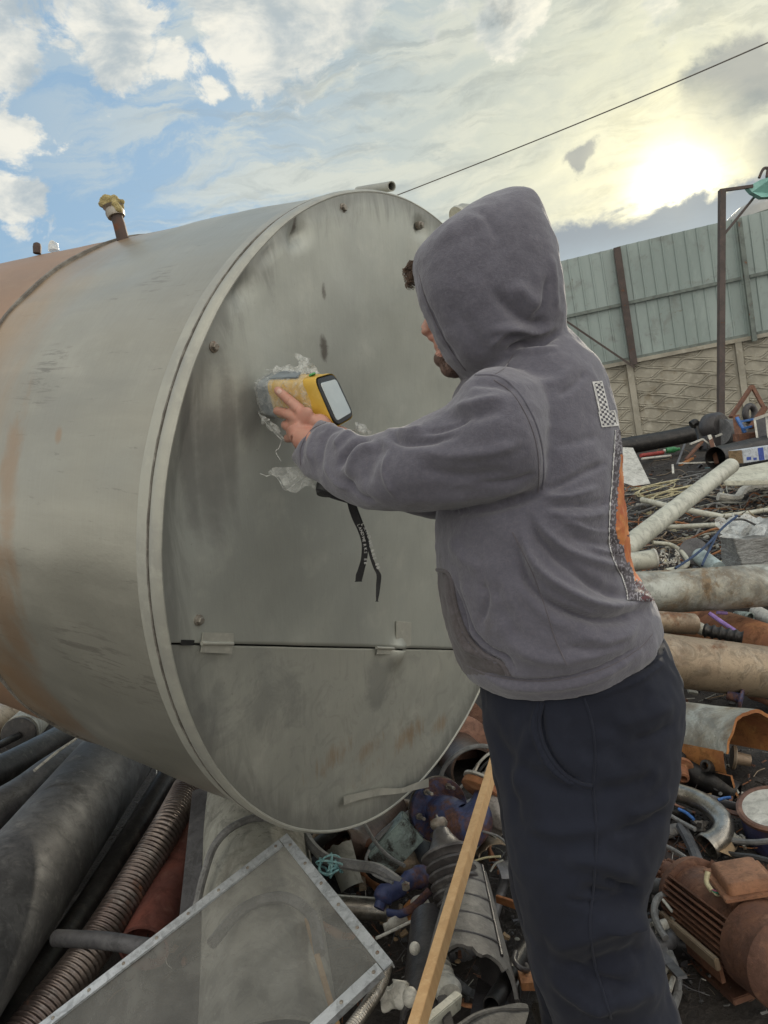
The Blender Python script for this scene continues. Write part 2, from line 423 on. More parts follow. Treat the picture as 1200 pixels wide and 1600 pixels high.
new('coping', bar(fence_pt(wps[0], zc-.02, .02), fence_pt(wps[-1], zc-.02, .02), .20, .10), M_conc, cw, smooth=False)

# tall rusty pole with an arm, in front of the fence
pd = 14.5
pole = thing('steel_pole', 'tall thin rusty steel pole whose side arm reaches the turquoise canopy', 'pole', P(1126, 650, pd))
new('upright', bar(P(1126, 652, pd), P(1128, 297, pd), .115, .115, up=(0, 1, 0)), M_postr, pole, smooth=False)
new('arm', bar(P(1125, 298, pd), P(1176, 291, pd), .06, .06), M_postr, pole, smooth=False)
new('brace', bar(P(1130, 368, pd), P(1185, 300, pd+.3), .04, .04), M_postr, pole, smooth=False)
M_turq = mat('turquoise painted metal', (.20, .42, .37), (.16, .36, .32), scale=2, rough=.5)  # distance haze is mixed into this paler turquoise
tq = thing('turquoise_canopy', 'turquoise pointed metal canopy with a thin rail at the right edge above the fence', 'canopy', P(1195, 300, pd))
new('roof_sheet', prism([P(1168, 292, pd), P(1188, 281, pd), P(1215, 272, pd), P(1260, 262, pd), P(1260, 305, pd+.5), P(1190, 308, pd), P(1175, 300, pd)], fw*.12), M_turq, tq, smooth=False)
new('rail', join(sweep(cat_rom([P(1186, 278, pd), P(1193, 264, pd), P(1204, 262, pd), P(1240, 255, pd)]), .03, 6), sweep([P(1198, 277, pd), P(1200, 263, pd)], .03, 6)), M_postr, tq)
M_silo = mat('pale grey silo metal', (.42, .42, .40), (.36, .36, .34), scale=1, rough=.5, metal=.2)
sd_ = 26
sc = P(1222, 345, sd_); silo = thing('silo', 'pale grey domed silo top rising behind the fence at the right edge', 'silo', (sc.x, sc.y, 0))
new('shell', lathe((sc.x, sc.y, 0), (0, 0, 1), [(0, 1.95), (sc.z-.1, 1.95), (sc.z+.5, 1.75), (sc.z+.75, 1.4), (sc.z+.95, .8), (sc.z+1.0, 0)], 40), M_silo, silo)
new('rim', lathe((sc.x, sc.y, 0), (0, 0, 1), [(sc.z+.12, 1.9), (sc.z+.14, 1.99), (sc.z+.22, 1.99), (sc.z+.24, 1.85)], 40), M_rail, silo)
M_cable = mat('glare-paled cable', (.16, .14, .12), scale=9, rough=.6)  # sky glare is put into this lighter cable colour
o = new('overhead_cable', sweep([P(560, 328, 19)+Vector((0, 0, 0))]+[P(636+(1240-636)*i/14, 299+(49-299)*i/14+18*math.sin(math.pi*i/14)*.25, 18-i*.45) for i in range(15)], .013, 6), M_cable)
tag(o, 'long thin overhead cable crossing the sky above the hooded worker', 'cable')
M_tree = mat('dark conifer leaves', (.06, .08, .05), (.04, .05, .035), scale=4, rough=.9)
M_bark = mat('dark bark', (.09, .07, .05), scale=8, rough=.9)
def fartree():
    c0 = fence_pt(fence_s(868, 500), 0, -1.2); h = fence_z(868, 383)+.1
    t = thing('tree', 'small dark tree tip showing above the fence right behind the hood', 'tree', c0)
    new('trunk', sweep(line(c0, c0+Vector((0, 0, h-.3)), 6), [.08-.01*i for i in range(7)], 8), M_bark, t)
    V, Fc = [], []; rnd = random.Random(3)
    for i in range(900):
        q = rnd.random(); z = h-(1-q)*1.6; rr = (.05+(1-q)*.34)*math.sqrt(rnd.random()); th = rnd.random()*6.28
        p = c0+Vector((rr*math.cos(th), rr*math.sin(th), z)); a = Vector((rnd.uniform(-1, 1), rnd.uniform(-1, 1), rnd.uniform(-1, 1))).normalized()*.05
        b = a.cross(Vector((rnd.uniform(-1, 1), rnd.uniform(-1, 1), 1))).normalized()*.025
        k = len(V); V += [p-a, p+b, p+a, p-b]; Fc.append((k, k+1, k+2, k+3))
    new('crown', (V, Fc), M_tree, t, smooth=False)
fartree()
# ============================================================ big stainless steel tank
TD = 2.0
cc = Vector((.03065, -.0078, 1.0))*TD
ncam = Vector((.83156, -.08312, -.54918)).normalized()
def cam2w(v): return RT*v.x + UP*v.y + fw*v.z
TC = EYE + RT*cc.x + UP*cc.y + fw*cc.z
TN = cam2w(ncam).normalized()
TR = .42309*TD
TY = (Vector((0, 0, 1)) - TN*TN.z).normalized()      # up within the end plate
TX = TY.cross(TN).normalized()
TM = Matrix.Identity(4)
for i in range(3): TM[i][0], TM[i][1], TM[i][2], TM[i][3] = TX[i], TY[i], TN[i], TC[i]
def tank_d(px, py, off=0.0):
    r = ray(px, py); return ((TC+TN*off)-EYE).dot(TN)/r.dot(TN)
def face(px, py, off=0.0):
    """tank-local coordinates of the end-plate point seen at a pixel"""
    return TM.inverted() @ (EYE + ray(px, py)*tank_d(px, py, off))
def facew(px, py, off=0.0): return EYE + ray(px, py)*tank_d(px, py, off)
def shell_hit(px, py, rad=None):
    """local point of the shell seen at a pixel (nearest hit)"""
    Mi = TM.inverted(); o = Mi @ EYE; d = Mi.to_3x3() @ ray(px, py); rad = rad or TR
    a = d.x*d.x+d.y*d.y; b = 2*(o.x*d.x+o.y*d.y); c = o.x*o.x+o.y*o.y-rad*rad
    q = b*b-4*a*c
    t = (-b-math.sqrt(max(q, 0)))/(2*a); return o+d*t
def spots(st, lst, seed=0.0, nscale=14, amt=.5, nst=(1, 1, 1)):
    """irregular marks at given local positions: (point, radii) in object space"""
    g = st['g']; v = st['tc'].outputs['Object']; out = None
    for p, rr, w in lst:
        q = g.vm('LENGTH', g.vm('DIVIDE', g.vm('SUBTRACT', v, tuple(p)), rr))
        k = g.ss(q, 1.7, .0, 0.0, w)
        out = k if out is None else g.m('MAXIMUM', out, k)
    nz = g.noise(g.scalev(v, nst), nscale, 8, .7, .6)
    return g.ss(g.m('ADD', out, g.m('MULTIPLY', g.m('SUBTRACT', nz, .5), amt*3.2)), .42, .85)
def brushed(st, vert=True):
    g = st['g']; v = st['tc'].outputs['Object']
    s = g.noise(g.scalev(v, (90, 3, 3) if vert else (3, 3, 60)), 4, 6, .7)
    st['c'] = g.mix(g.m('MULTIPLY', g.ss(s, .35, .7), .12), st['c'], (.24, .23, .20))
    st['ro'] = g.m('ADD', st['ro'], g.m('MULTIPLY', g.m('SUBTRACT', s, .5), .18), clamp=True)
def face_extra(lower):
    def f(st):
        g = st['g']; v = st['tc'].outputs['Object']; brushed(st)
        sx = g.noise(g.scalev(v, (7, 1.6, 1)), 3.0, 9, .68, 1.2)
        st['c'] = g.mix(g.m('MULTIPLY', g.ss(sx, .45, .75), .14), st['c'], (.22, .22, .20))
        pit = g.noise(v, 70, 6, .75, .5)
        st['c'] = g.mix(g.m('MULTIPLY', g.ss(pit, .64, .74), .55), st['c'], (.09, .075, .06))
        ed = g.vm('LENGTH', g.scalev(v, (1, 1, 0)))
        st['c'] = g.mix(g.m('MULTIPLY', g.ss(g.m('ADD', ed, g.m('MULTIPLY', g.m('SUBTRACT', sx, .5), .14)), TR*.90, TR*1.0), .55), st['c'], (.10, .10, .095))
        if not lower:
            lst = [(face(335, 720), (.07, .20, .3), .9), (face(300, 690), (.035, .22, .3), 1.0), (face(360, 690), (.035, .20, .3), .9), (face(385, 640), (.05, .1, .3), .8)]  # dark reflection of the device and hand, painted into the plate colour
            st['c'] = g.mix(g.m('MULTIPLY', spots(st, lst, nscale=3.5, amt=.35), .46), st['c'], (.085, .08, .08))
            l2 = [(face(500, 545), (.02, .04, .3), .9), (face(500, 455), (.012, .03, .3), .8), (face(462, 350), (.01, .03, .3), .8)]
            st['c'] = g.mix(g.m('MULTIPLY', spots(st, l2, nscale=30, amt=.3), .8), st['c'], (.07, .055, .045))
        else:
            l3 = [(face(525, 1180), (.16, .06, .3), .62), (face(580, 1168), (.12, .05, .3), .62), (face(640, 1150), (.15, .06, .3), .7), (face(690, 1130), (.08, .05, .3), .7), (face(590, 1195), (.3, .05, .3), .5)]
            st['c'] = g.mix(g.m('MULTIPLY', spots(st, l3, nscale=5, amt=.42, nst=(7, 1.6, 1)), .6), st['c'], (.25, .145, .06))
            l4 = [(face(600, 1060), (.10, .12, .3), .9), (face(430, 1090), (.16, .10, .3), .8), (face(340, 1120), (.06, .12, .3), .8)]
            st['c'] = g.mix(g.m('MULTIPLY', spots(st, l4, nscale=6, amt=.6), .4), st['c'], (.13, .135, .13))
            sm = g.noise(g.vm('ADD', v, g.vm('SCALE', g.node('ShaderNodeTexNoise', {'Vector': v, 'Scale': 3.0}).outputs['Color'], scale=.5)), 9, 6, .6, 2.5)
            st['c'] = g.mix(g.m('MULTIPLY', g.ss(sm, .50, .64), .16), st['c'], (.12, .12, .115))
    return f
STEEL = dict(scale=2.2, rough=.46, metal=.32, bump=.22, bscale=12, bdist=.006, dirt=.12, dirtc=(.20, .18, .14), spec=.4, rvar=.12)
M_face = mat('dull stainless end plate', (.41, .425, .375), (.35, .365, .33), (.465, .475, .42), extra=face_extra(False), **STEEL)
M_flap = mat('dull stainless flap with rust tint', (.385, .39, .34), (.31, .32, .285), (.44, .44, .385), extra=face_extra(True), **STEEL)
def shell_extra(st):
    g = st['g']; v = st['tc'].outputs['Object']; brushed(st, False)
    sc_ = g.noise(g.scalev(v, (9, 9, 1.0)), 7, 9, .75, .3)
    st['c'] = g.mix(g.m('MULTIPLY', g.ss(sc_, .60, .67), .45), st['c'], (.13, .125, .11))
    # narrow dark rubbed marks
    lst = [(shell_hit(80, 560), (.05, .10, .07), 1.0), (shell_hit(70, 590), (.05, .06, .12), 1.0), (shell_hit(50, 620), (.05, .03, .12), .9), (shell_hit(240, 430), (.08, .10, .08), .7), (shell_hit(150, 405), (.06, .03, .12), .8), (shell_hit(130, 1020), (.05, .10, .2), .75), (shell_hit(190, 1060), (.1, .1, .2), .75)]
    q = None
    for p, rr, w in lst:
        k = g.ss(g.vm('LENGTH', g.vm('DIVIDE', g.vm('SUBTRACT', v, tuple(p)), rr)), 1.0, .3, 0.0, w); q = k if q is None else g.m('MAXIMUM', q, k)
    th = g.noise(g.scalev(v, (30, 30, 3)), 2.5, 6, .7, .5)
    st['c'] = g.mix(g.m('MULTIPLY', g.m('MULTIPLY', q, g.ss(th, .51, .62)), .55), st['c'], (.09, .08, .07))
    zz = g.node('ShaderNodeSeparateXYZ', {0: v}).outputs[2]; nb = g.noise(g.scalev(v, (1, 1, 3)), 2.2, 8, .65, .5)
    tint = g.ss(g.m('ADD', zz, g.m('MULTIPLY', g.m('SUBTRACT', nb, .5), .42)), -.46, -.82)
    st['c'] = g.mix(g.m('MULTIPLY', tint, .62), st['c'], (.36, .22, .11))
    sh_ = g.noise(g.scalev(v, (2.4, 2.4, .35)), 3.2, 6, .6, .3); st['c'] = g.mix(g.m('MULTIPLY', g.ss(sh_, .42, .62), .22), st['c'], (.20, .195, .17))
    l2 = [(shell_hit(90, 680), (.03, .025, .02), .9), (shell_hit(45, 1080), (.14, .20, .14), .9), (shell_hit(90, 1120), (.3, .2, .14), .8), (shell_hit(5, 800), (.3, .5, .06), .8), (shell_hit(5, 950), (.2, .3, .10), .9)]
    st['c'] = g.mix(g.m('MULTIPLY', spots(st, l2, nscale=5, amt=.4), .5), st['c'], (.30, .17, .08))
M_shell = mat('brushed stainless shell', (.34, .335, .285), (.285, .28, .24), (.40, .39, .335), scale=1.6, stretch=(1, 1, .6), rough=.38, metal=.55, bump=.22, bscale=8, bdist=.008, extra=shell_extra, rvar=.1, spec=.4)
M_brown = mat('brown stained steel shell', (.32, .20, .125), (.25, .165, .11), (.36, .27, .19), scale=2.2, stretch=(1, 1, .4), rough=.55, metal=.35, bump=.2, dirt=.15, dirtc=(.30, .27, .22), rvar=.1)
M_bead = mat('bright rolled steel edge', (.36, .36, .31), (.30, .30, .265), (.42, .42, .365), scale=9, rough=.5, metal=.25, bump=.15, dirt=.15, dirtc=(.2, .18, .15))
M_weld = mat('dark weld seam', (.20, .19, .165), (.12, .11, .095), (.30, .28, .24), scale=30, rough=.8, bump=.6)
M_black = mat('black gap', (.01, .01, .01), scale=5, rough=.9)
M_bolt = mat('old bolt steel', (.30, .28, .24), (.2, .17, .14), scale=40, rough=.5, metal=.7, rust=.3, rscale=60)

tank = thing('storage_tank', 'huge dented stainless steel cylindrical tank lying on the scrap in front of the worker', 'tank', mat=TM)
def ringgrid(profile, seg=180, wob=.0):
    V, Fc = [], []
    for j, (z, r) in enumerate(profile):
        for k in range(seg):
            th = 2*math.pi*k/seg; w = wob*noise.noise(Vector((math.cos(th)*2, math.sin(th)*2, z*2)))
            w += wob*.5*noise.noise(Vector((math.cos(th)*7, math.sin(th)*7, z*6)))
            V.append(Vector((math.cos(th)*(r+w), math.sin(th)*(r+w), z)))
    for j in range(len(profile)-1):
        for k in range(seg): Fc.append((j*seg+k, j*seg+(k+1) % seg, (j+1)*seg+(k+1) % seg, (j+1)*seg+k))
    return V, Fc
ZB = -.80
zs = lambda a, b, n: [a+(b-a)*i/n for i in range(n+1)]
new('shell', ringgrid([(z, TR-.008) for z in zs(-.066, ZB, 26)], wob=.011), M_shell, tank, local=True)
new('brown_shell_section', ringgrid([(z, TR-.008) for z in zs(ZB-.004, -3.2, 30)]+[(-3.35, TR*.93), (-3.45, TR*.6), (-3.48, .01)], wob=.006), M_brown, tank, local=True)
new('joint_weld', ringgrid([(ZB+.006, TR-.012), (ZB+.004, TR-.003), (ZB-.004, TR-.002), (ZB-.008, TR-.012)], seg=220, wob=.004), M_weld, tank, local=True)
new('overlap_band', ringgrid([(-.068, TR-.012), (-.067, TR-.003), (-.052, TR-.001), (-.037, TR-.002), (-.036, TR-.02)], wob=.003), M_bead, tank, local=True)
new('edge_bead', ringgrid([(-.033, TR-.02), (-.033, TR-.005), (-.028, TR-.0005), (-.016, TR+.001), (-.006, TR-.0005), (-.001, TR-.003), (.001, TR-.006), (0, TR-.009), (-.006, TR-.012)], wob=.0025), M_bead, tank, local=True)
V, Fc = ringgrid([(-.037, TR-.007), (-.036, TR-.0005), (-.033, TR-.0005), (-.032, TR-.007)], seg=420)
rnd = random.Random(5)
V = [v+Vector((0, 0, rnd.uniform(-.0012, .0012)+.002*noise.noise(v*9))) for v in V]
new('seam_weld', (V, Fc), M_weld, tank, local=True)
new('inner_back', ringgrid([(-.02, TR-.02), (-.021, .01)]), M_black, tank, local=True)
# end plates: the seam between upper plate and hinged flap
pa, pb = face(262, 1006), face(702, 1015)
sdir = (pb-pa); sdir.z = 0; sdir.normalize()
sn = Vector((-sdir.y, sdir.x, 0)); h0 = pa.dot(sn)
RF = TR-.0085
dents = [(face(368, 438), .030, -.022), (face(461, 372), .016, -.014), (face(458, 350), .028, -.012), (face(655, 355), .022, -.012), (face(416, 395), .012, -.008), (face(536, 325), .012, -.006),
         (face(330, 700), .16, -.010), (face(400, 610), .12, .012), (face(560, 480), .22, .010), (face(620, 1020), .035, .016), (face(300, 800), .10, -.006), (face(640, 600), .2, -.008)]
def dent(x, y):
    z = 0
    for p, r, a in dents:
        q = ((x-p.x)**2+(y-p.y)**2)/(r*r)
        if q < 9: z += 1.6*a*math.exp(-q)
    z += .006*noise.noise(Vector((x*3.5, y*3.5, 1)))+.0015*noise.noise(Vector((x*11, y*11, 4)))
    e = math.hypot(x, y)/RF
    return z*max(0, min(1, (1.0-e)*25)) 
def plate(upper, gap):
    V, Fc = [], []; hh = h0+(gap if upper else -gap); NU, NV = 150, 110
    half = math.sqrt(RF*RF-hh*hh)
    for i in range(NU+1):
        s = -half+2*half*(.5-.5*math.cos(math.pi*i/NU)); top = math.sqrt(max(RF*RF-s*s, hh*hh))
        # arc runs past +-half on the larger side
        for j in range(NV+1): V.append((s, hh, top, j/NV))
    out = []
    for s, hh_, top, q in V:
        a0 = math.atan2(hh_, half) ; a1 = math.pi-a0
        if not upper: a1 = -math.pi-a0
        i = (s/half+1)/2
        u = math.acos(max(-1, min(1, -s/half)))/math.pi      # 0..1
        ang = a1+(a0-a1)*u
        ax, ay = math.cos(ang)*RF, math.sin(ang)*RF
        x = s+(ax-s)*q; y = hh_+(ay-hh_)*q
        lx = sdir.x*x+sn.x*y; ly = sdir.y*x+sn.y*y
        out.append(Vector((lx, ly, dent(lx, ly)-(0 if upper else .003))))
    W = NV+1
    for i in range(NU):
        for j in range(NV): Fc.append((i*W+j, i*W+j+1, (i+1)*W+j+1, (i+1)*W+j))
    n0 = len(out)      # turned-back lip along the seam
    for i in range(NU+1): out.append(out[i*W]-Vector((0, 0, .009)))
    for i in range(NU): Fc.append((i*W, (i+1)*W, n0+i+1, n0+i))
    return out, Fc
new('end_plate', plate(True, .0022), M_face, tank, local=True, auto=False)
new('lower_flap', plate(False, .0028), M_flap, tank, local=True, auto=False)
# dark slot at the left end of the seam
new('slot', box(face(293, 1004, .0012), sdir*.016, sn*.005, Vector((0, 0, .001))), M_black, tank, local=True, smooth=False)
M_plate = mat('pale galvanised strip', (.48, .48, .42), (.40, .40, .35), scale=14, rough=.5, metal=.45, bump=.2, dirt=.3, dirtc=(.22, .2, .16))
def L(px, py, off=0.0): return face(px, py, off)
zv = Vector((0, 0, 1))
def flat_piece(pxs, th, off=.002):
    return prism([L(x, y, off) for x, y in pxs], zv*th)
h = new('hinge', flat_piece([(314, 1003), (364, 1003), (364, 989), (316, 988)], .003), M_plate, tank, local=True, bevel=.0008)
new('hinge_leaf', flat_piece([(313, 1019), (361, 1021), (363, 1008), (315, 1007)], .0025), M_plate, h, local=True)
new('hinge_pin', sweep(line(L(315, 1005, .006), L(364, 1006, .006), 4), .0042, 10), M_bead, h, local=True)
h = new('hinge', flat_piece([(590, 1011), (614, 1012), (618, 1000), (618, 970), (642, 972), (641, 1008), (613, 1015)], .003), M_plate, tank, local=True, bevel=.0008)
new('hinge_leaf', flat_piece([(588, 1022), (611, 1022), (612, 1012), (590, 1011)], .0025), M_plate, h, local=True)
new('hinge_pin', sweep(line(L(588, 1012, .006), L(616, 1013, .006), 4), .004, 10), M_bead, h, local=True)
V, Fc = [], []
bp = [(537, 1244, 1258, .004), (560, 1239, 1250, .004), (592, 1231, 1243, .004), (615, 1232, 1241, .016), (630, 1231, 1239, .022), (650, 1223, 1234, .024), (670, 1216, 1230, .024)]
for k, (x, y0, y1, o_) in enumerate(bp):
    for dz in (0, .004): V += [L(x, y0, o_+dz), L(x, y1, o_+dz)]
for k in range(len(bp)-1):
    a = k*4; b = a+4; Fc += [(a, b, b+1, a+1), (a+2, a+3, b+3, b+2), (a, a+2, b+2, b), (a+1, b+1, b+3, a+3)]
Fc += [(0, 1, 3, 2), tuple(len(bp)*4-4+i for i in (0, 2, 3, 1))]
new('latch_bar', (V, Fc), M_plate, tank, local=True, smooth=False)
for px, py in ((334, 542), (311, 969), (536, 325), (657, 352)):
    c = L(px, py, .001)
    new('bolt', join(lathe(c-zv*.01, zv, [(0, .011), (.0115, .011), (.012, .010)], 20), lathe(c, zv, [(.001, .0075), (.008, .0075), (.009, .006)], 6)), M_bolt, tank, local=True, auto=30)
# fittings on top of the shell
def top_at(px, py, drop=0.0):
    """world point on the upper silhouette of the shell near a pixel column"""
    best = None
    for k in range(-60, 60):
        h = shell_hit(px, py+k)
        o = TM.inverted() @ EYE; d = TM.inverted().to_3x3() @ ray(px, py+k)
        a = d.x*d.x+d.y*d.y; b = 2*(o.x*d.x+o.y*d.y); c = o.x*o.x+o.y*o.y-TR*TR
        if b*b-4*a*c > 0: best = TM @ h; break
    return best
M_fit = mat('dark rusty pipe fitting', (.09, .06, .05), (.06, .045, .04), scale=20, rough=.7, rust=.5, metal=.3)
M_foam = mat('yellowed foam', (.46, .38, .17), (.33, .27, .12), (.56, .50, .30), scale=30, rough=.95, bump=.8, bdist=.01)
b0 = top_at(188, 360); radial = (b0-TC - TN*(b0-TC).dot(TN)).normalized()
dd = (b0-EYE).dot(fw)
tp = P(172, 312, dd)
ft = new('outlet_pipe', sweep([b0-radial*.05, P(186, 350, dd), P(182, 338, dd)], [.018, .017, .017], 14), M_fit, tank)
new('clamp_collar', sweep([P(182, 339, dd), P(180, 333, dd), P(178, 327, dd), P(177, 323, dd)], [.024, .027, .024, .03], 14), M_bolt, ft)
def blobmesh(c, rads, n, seed, up, size=.012):
    rn = random.Random(seed); parts = []
    for i in range(n):
        p = c+Vector((rn.uniform(-1, 1), rn.uniform(-1, 1), rn.uniform(-1, 1)))*rads*.6
        parts.append(lathe(p-up*rads*.4, up, [(0, .001), (rads*.12, rads*.3), (rads*.4, rads*.45), (rads*.68, rads*.3), (rads*.8, .001)], 10))
    return join(*parts)
fo = new('foam_plug', join(blobmesh(P(178, 322, dd), .03, 8, 1, UP), blobmesh(P(168, 314, dd), .028, 8, 2, UP), blobmesh(P(187, 318, dd), .02, 5, 3, UP), blobmesh(P(161, 309, dd), .014, 4, 3, UP)), M_foam, ft)
voxel(fo, .004, 3)
b1 = top_at(58, 390); d1 = (b1-EYE).dot(fw)
new('small_vent', sweep([P(58, 396, d1), P(58, 386, d1), P(58, 381, d1), P(58, 379, d1)], [.012, .013, .011, .004], 12), M_fit, tank)
new('clear_cap', sweep([P(84, 392, d1), P(83, 382, d1), P(80, 377, d1)], [.018, .015, .006], 12), film('clear plastic', (.7, .7, .65), .5), tank)
d2 = tank_d(600, 296)+.10
new('top_nozzle', sweep(line(P(560, 299, d2+.12), P(612, 291, d2-.03), 6), .0125, 20, wall=.0025), M_bead, tank)
d3 = 2.35
cap = thing('steel_tank_end', 'rounded pale steel pipe end peeking out between the tank and the grey hood', 'pipe', P(735, 345, d3))
new('pipe_body', sweep([P(716, 338, d3), P(722, 334, d3+.02), P(760, 338, d3+.1), P(820, 350, d3+.3)], [.028, .032, .034, .034], 24), M_bead, cap)
new('rim', sweep([P(714, 339, d3-.005), P(717, 337, d3)], [.033, .034], 24), M_plate, cap)
# ---- support scrap blocks under the far part of the tank so it rests on something
# ============================================================ handheld analyser geometry (used by the hand too)
DA, DB, DC, DD = P(490, 591, 1.335), P(522, 582, 1.385), P(554, 651, 1.385), P(524, 669, 1.335)
NA, NB, NC, ND = facew(393, 600, .004), facew(424, 577, .004), facew(446, 640, .004), facew(406, 652, .004)
def plane_d(p0, p1, p2):
    n = (p1-p0).cross(p2-p0).normalized()
    return lambda px, py: (p0-EYE).dot(n)/ray(px, py).dot(n)
DEVD = plane_d(DA, DD, NA)
M_yel = mat('yellow rubbery plastic', (.62, .40, .06), (.56, .35, .05), (.70, .48, .12), scale=12, rough=.45, bump=.08, dirt=.1, dirtc=(.35, .25, .1))
M_dgrey = mat('blue grey plastic', (.20, .23, .25), (.16, .19, .21), scale=14, rough=.5, bump=.1)
M_dblack = mat('black rubber bezel', (.02, .022, .024), scale=14, rough=.45)
def scr(st):
    g = st['g']; v = st['tc'].outputs['Object']
M_scr = mat('glossy switched-off screen', (.42, .46, .44), (.36, .40, .38), scale=2, rough=.15, bump=.0, spec=.8, coat=1.0, metal=.1)
M_green = mat('green sticker', (.10, .42, .14), scale=20, rough=.5)
gun = thing('handheld_analyser', 'yellow and grey handheld metal analyser pressed nose first against the tank by the worker', 'measuring device', (DD+ND)/2-Vector((0, 0, .06)))
def rrect(q, r=.22, k=5):
    """rounded quad outline from 4 corners"""
    out = []; n = 4
    for i in range(n):
        a, b, c = q[i-1], q[i], q[(i+1) % n]; p0 = b+(a-b)*r; p1 = b+(c-b)*r
        for j in range(k+1):
            t = j/k; out.append(p0*(1-t)**2+b*2*t*(1-t)+p1*t*t)
    return out
def ringat(t, s=1.0, r=.22):
    q = [a.lerp(b, t) for a, b in ((DA, NA), (DB, NB), (DC, NC), (DD, ND))]; c = (q[0]+q[1]+q[2]+q[3])/4
    return rrect([c+(p-c)*s for p in q], r)
def ringloft(rs, cap0=True, cap1=True):
    V = [v for r in rs for v in r]; m = len(rs[0]); Fc = []
    for i in range(len(rs)-1):
        for k in range(m): Fc.append((i*m+k, i*m+(k+1) % m, (i+1)*m+(k+1) % m, (i+1)*m+k))
    if cap0: Fc.append(tuple(range(m-1, -1, -1)))
    if cap1: Fc.append(tuple((len(rs)-1)*m+k for k in range(m)))
    return V, Fc
new('body', ringloft([ringat(.045, .93), ringat(.03, .985), ringat(.0, 1.0), ringat(.02, 1.0), ringat(.06, 1.0), ringat(.12, .97), ringat(.3, .96), ringat(.5, .98), ringat(.74, 1.0), ringat(.76, .985)]), M_yel, gun, auto=60)
new('nose', ringloft([ringat(.74, .95), ringat(.765, 1.0, .2), ringat(.9, .98, .2), ringat(.97, .93, .2), ringat(1.0, .88, .2)]), M_dgrey, gun, auto=50)
new('bezel', ringloft([ringat(.05, .94), ringat(-.012, .935), ringat(-.02, .90)]), M_dblack, gun)
new('screen', ringloft([ringat(-.018, .76, .1), ringat(-.026, .74, .1)]), M_scr, gun, auto=20)
tq_ = [DA.lerp(NA, .1).lerp(DB.lerp(NB, .1), .15), DA.lerp(NA, .1).lerp(DB.lerp(NB, .1), .85)]
upd = ((DA+DB)-(DC+DD)).normalized()
def topp(t, s): return DA.lerp(NA, t).lerp(DB.lerp(NB, t), s)
new('top_panel', prism([topp(.30, .2)+upd*.001, topp(.45, .85)+upd*.001, topp(.74, .85)+upd*.001, topp(.76, .2)+upd*.001], upd*.003), M_dgrey, gun, smooth=False)
new('button', lathe(topp(.17, .5)+upd*.0005, upd, [(0, .007), (.003, .007), (.0035, .005)], 20), M_green, gun)
GR0, GR1 = P(512, 655, 1.385), P(513, 772, 1.355)
new('handle', sweep(cat_rom([GR0, GR0.lerp(GR1, .5)+fw*.01, GR1], 8), [.021]*14+[.023, .024, .022], 20, flat=.8), M_dblack, gun)
# ============================================================ the worker
def loft(rings, seg=40, power=2.0, tilt=0.0):
    """rings: (x0,y0,x1,y1,depth,halfthick[,depth_shift]) : the ring spans the two picture points at that depth and is halfthick deep"""
    V, Fc = [], []
    for q in rings:
        x0, y0, x1, y1, d, ht = q[:6]; sk = q[6] if len(q) > 6 else 0.0
        a, b = P(x0, y0, d-sk), P(x1, y1, d+sk); c = (a+b)/2; X = (b-a)/2
        view = (c-EYE).normalized(); Y = Vector((view.x, view.y, 0)).normalized() if tilt == 0 else view
        Y = (Y - X.normalized()*Y.dot(X.normalized())).normalized()
        for k in range(seg):
            t = 2*math.pi*k/seg; cs, sn_ = math.cos(t), math.sin(t)
            cs = math.copysign(abs(cs)**(2/power), cs); sn_ = math.copysign(abs(sn_)**(2/power), sn_)
            V.append(c+X*cs+Y*ht*sn_)
    n = len(rings)
    for i in range(n-1):
        for k in range(seg): Fc.append((i*seg+k, i*seg+(k+1) % seg, (i+1)*seg+(k+1) % seg, (i+1)*seg+k))
    Fc.append(tuple(range(seg))); Fc.append(tuple(range(n*seg-1, (n-1)*seg-1, -1)))
    return V, Fc
def interp(rings, m=4):
    """smooth a ring list with Catmull-Rom"""
    a = [list(r)+[0]*(7-len(r)) for r in rings]; out = []
    q = [[2*x-y for x, y in zip(a[0], a[1])]]+a+[[2*x-y for x, y in zip(a[-1], a[-2])]]
    for i in range(1, len(q)-2):
        for j in range(m):
            t = j/m; out.append([.5*(2*b+(c-a_)*t+(2*a_-5*b+4*c-d)*t*t+(3*b-a_-3*c+d)*t**3) for a_, b, c, d in zip(q[i-1], q[i], q[i+1], q[i+2])])
    out.append(a[-1]); return out
def knit(st):
    g = st['g']; v = st['tc'].outputs['Object']
    w = g.noise(v, 420, 2, .6); w2 = g.noise(v, 9, 5, .6, .6); w3 = g.noise(v, 150, 4, .7, .4)
    st['h'] = g.m('ADD', g.m('MULTIPLY', w, .5), g.m('ADD', g.m('MULTIPLY', w2, 1.6), g.m('MULTIPLY', w3, .9)))
    st['c'] = g.mix(g.m('MULTIPLY', g.ss(w3, .40, .68), .16), st['c'], (.22, .21, .24))
    st['c'] = g.mix(g.m('MULTIPLY', g.ss(w, .3, .7), .16), st['c'], (.05, .045, .055))
HOODC = (.094, .092, .118)
def hood_extra(st):
    knit(st); g = st['g']; v = st['tc'].outputs['Object']
    q = spots(st, HOOD_SPOTS, nscale=25, amt=.5)
    st['c'] = g.mix(g.m('MULTIPLY', q, .45), st['c'], (.07, .062, .055))
PB = P(930, 1900, 1.25); PB.z = 0
HOOD_SPOTS = [(P(790, 910, 1.13)-PB, (.05, .025, .1), .8), (P(745, 945, 1.1)-PB, (.035, .06, .1), .8), (P(700, 960, 1.2)-PB, (.02, .10, .15), .8), (P(570, 735, 1.1)-PB, (.01, .025, .1), .9), (P(790, 830, 1.13)-PB, (.06, .015, .1), .6), (P(735, 1030, 1.2)-PB, (.05, .02, .1), .7)]
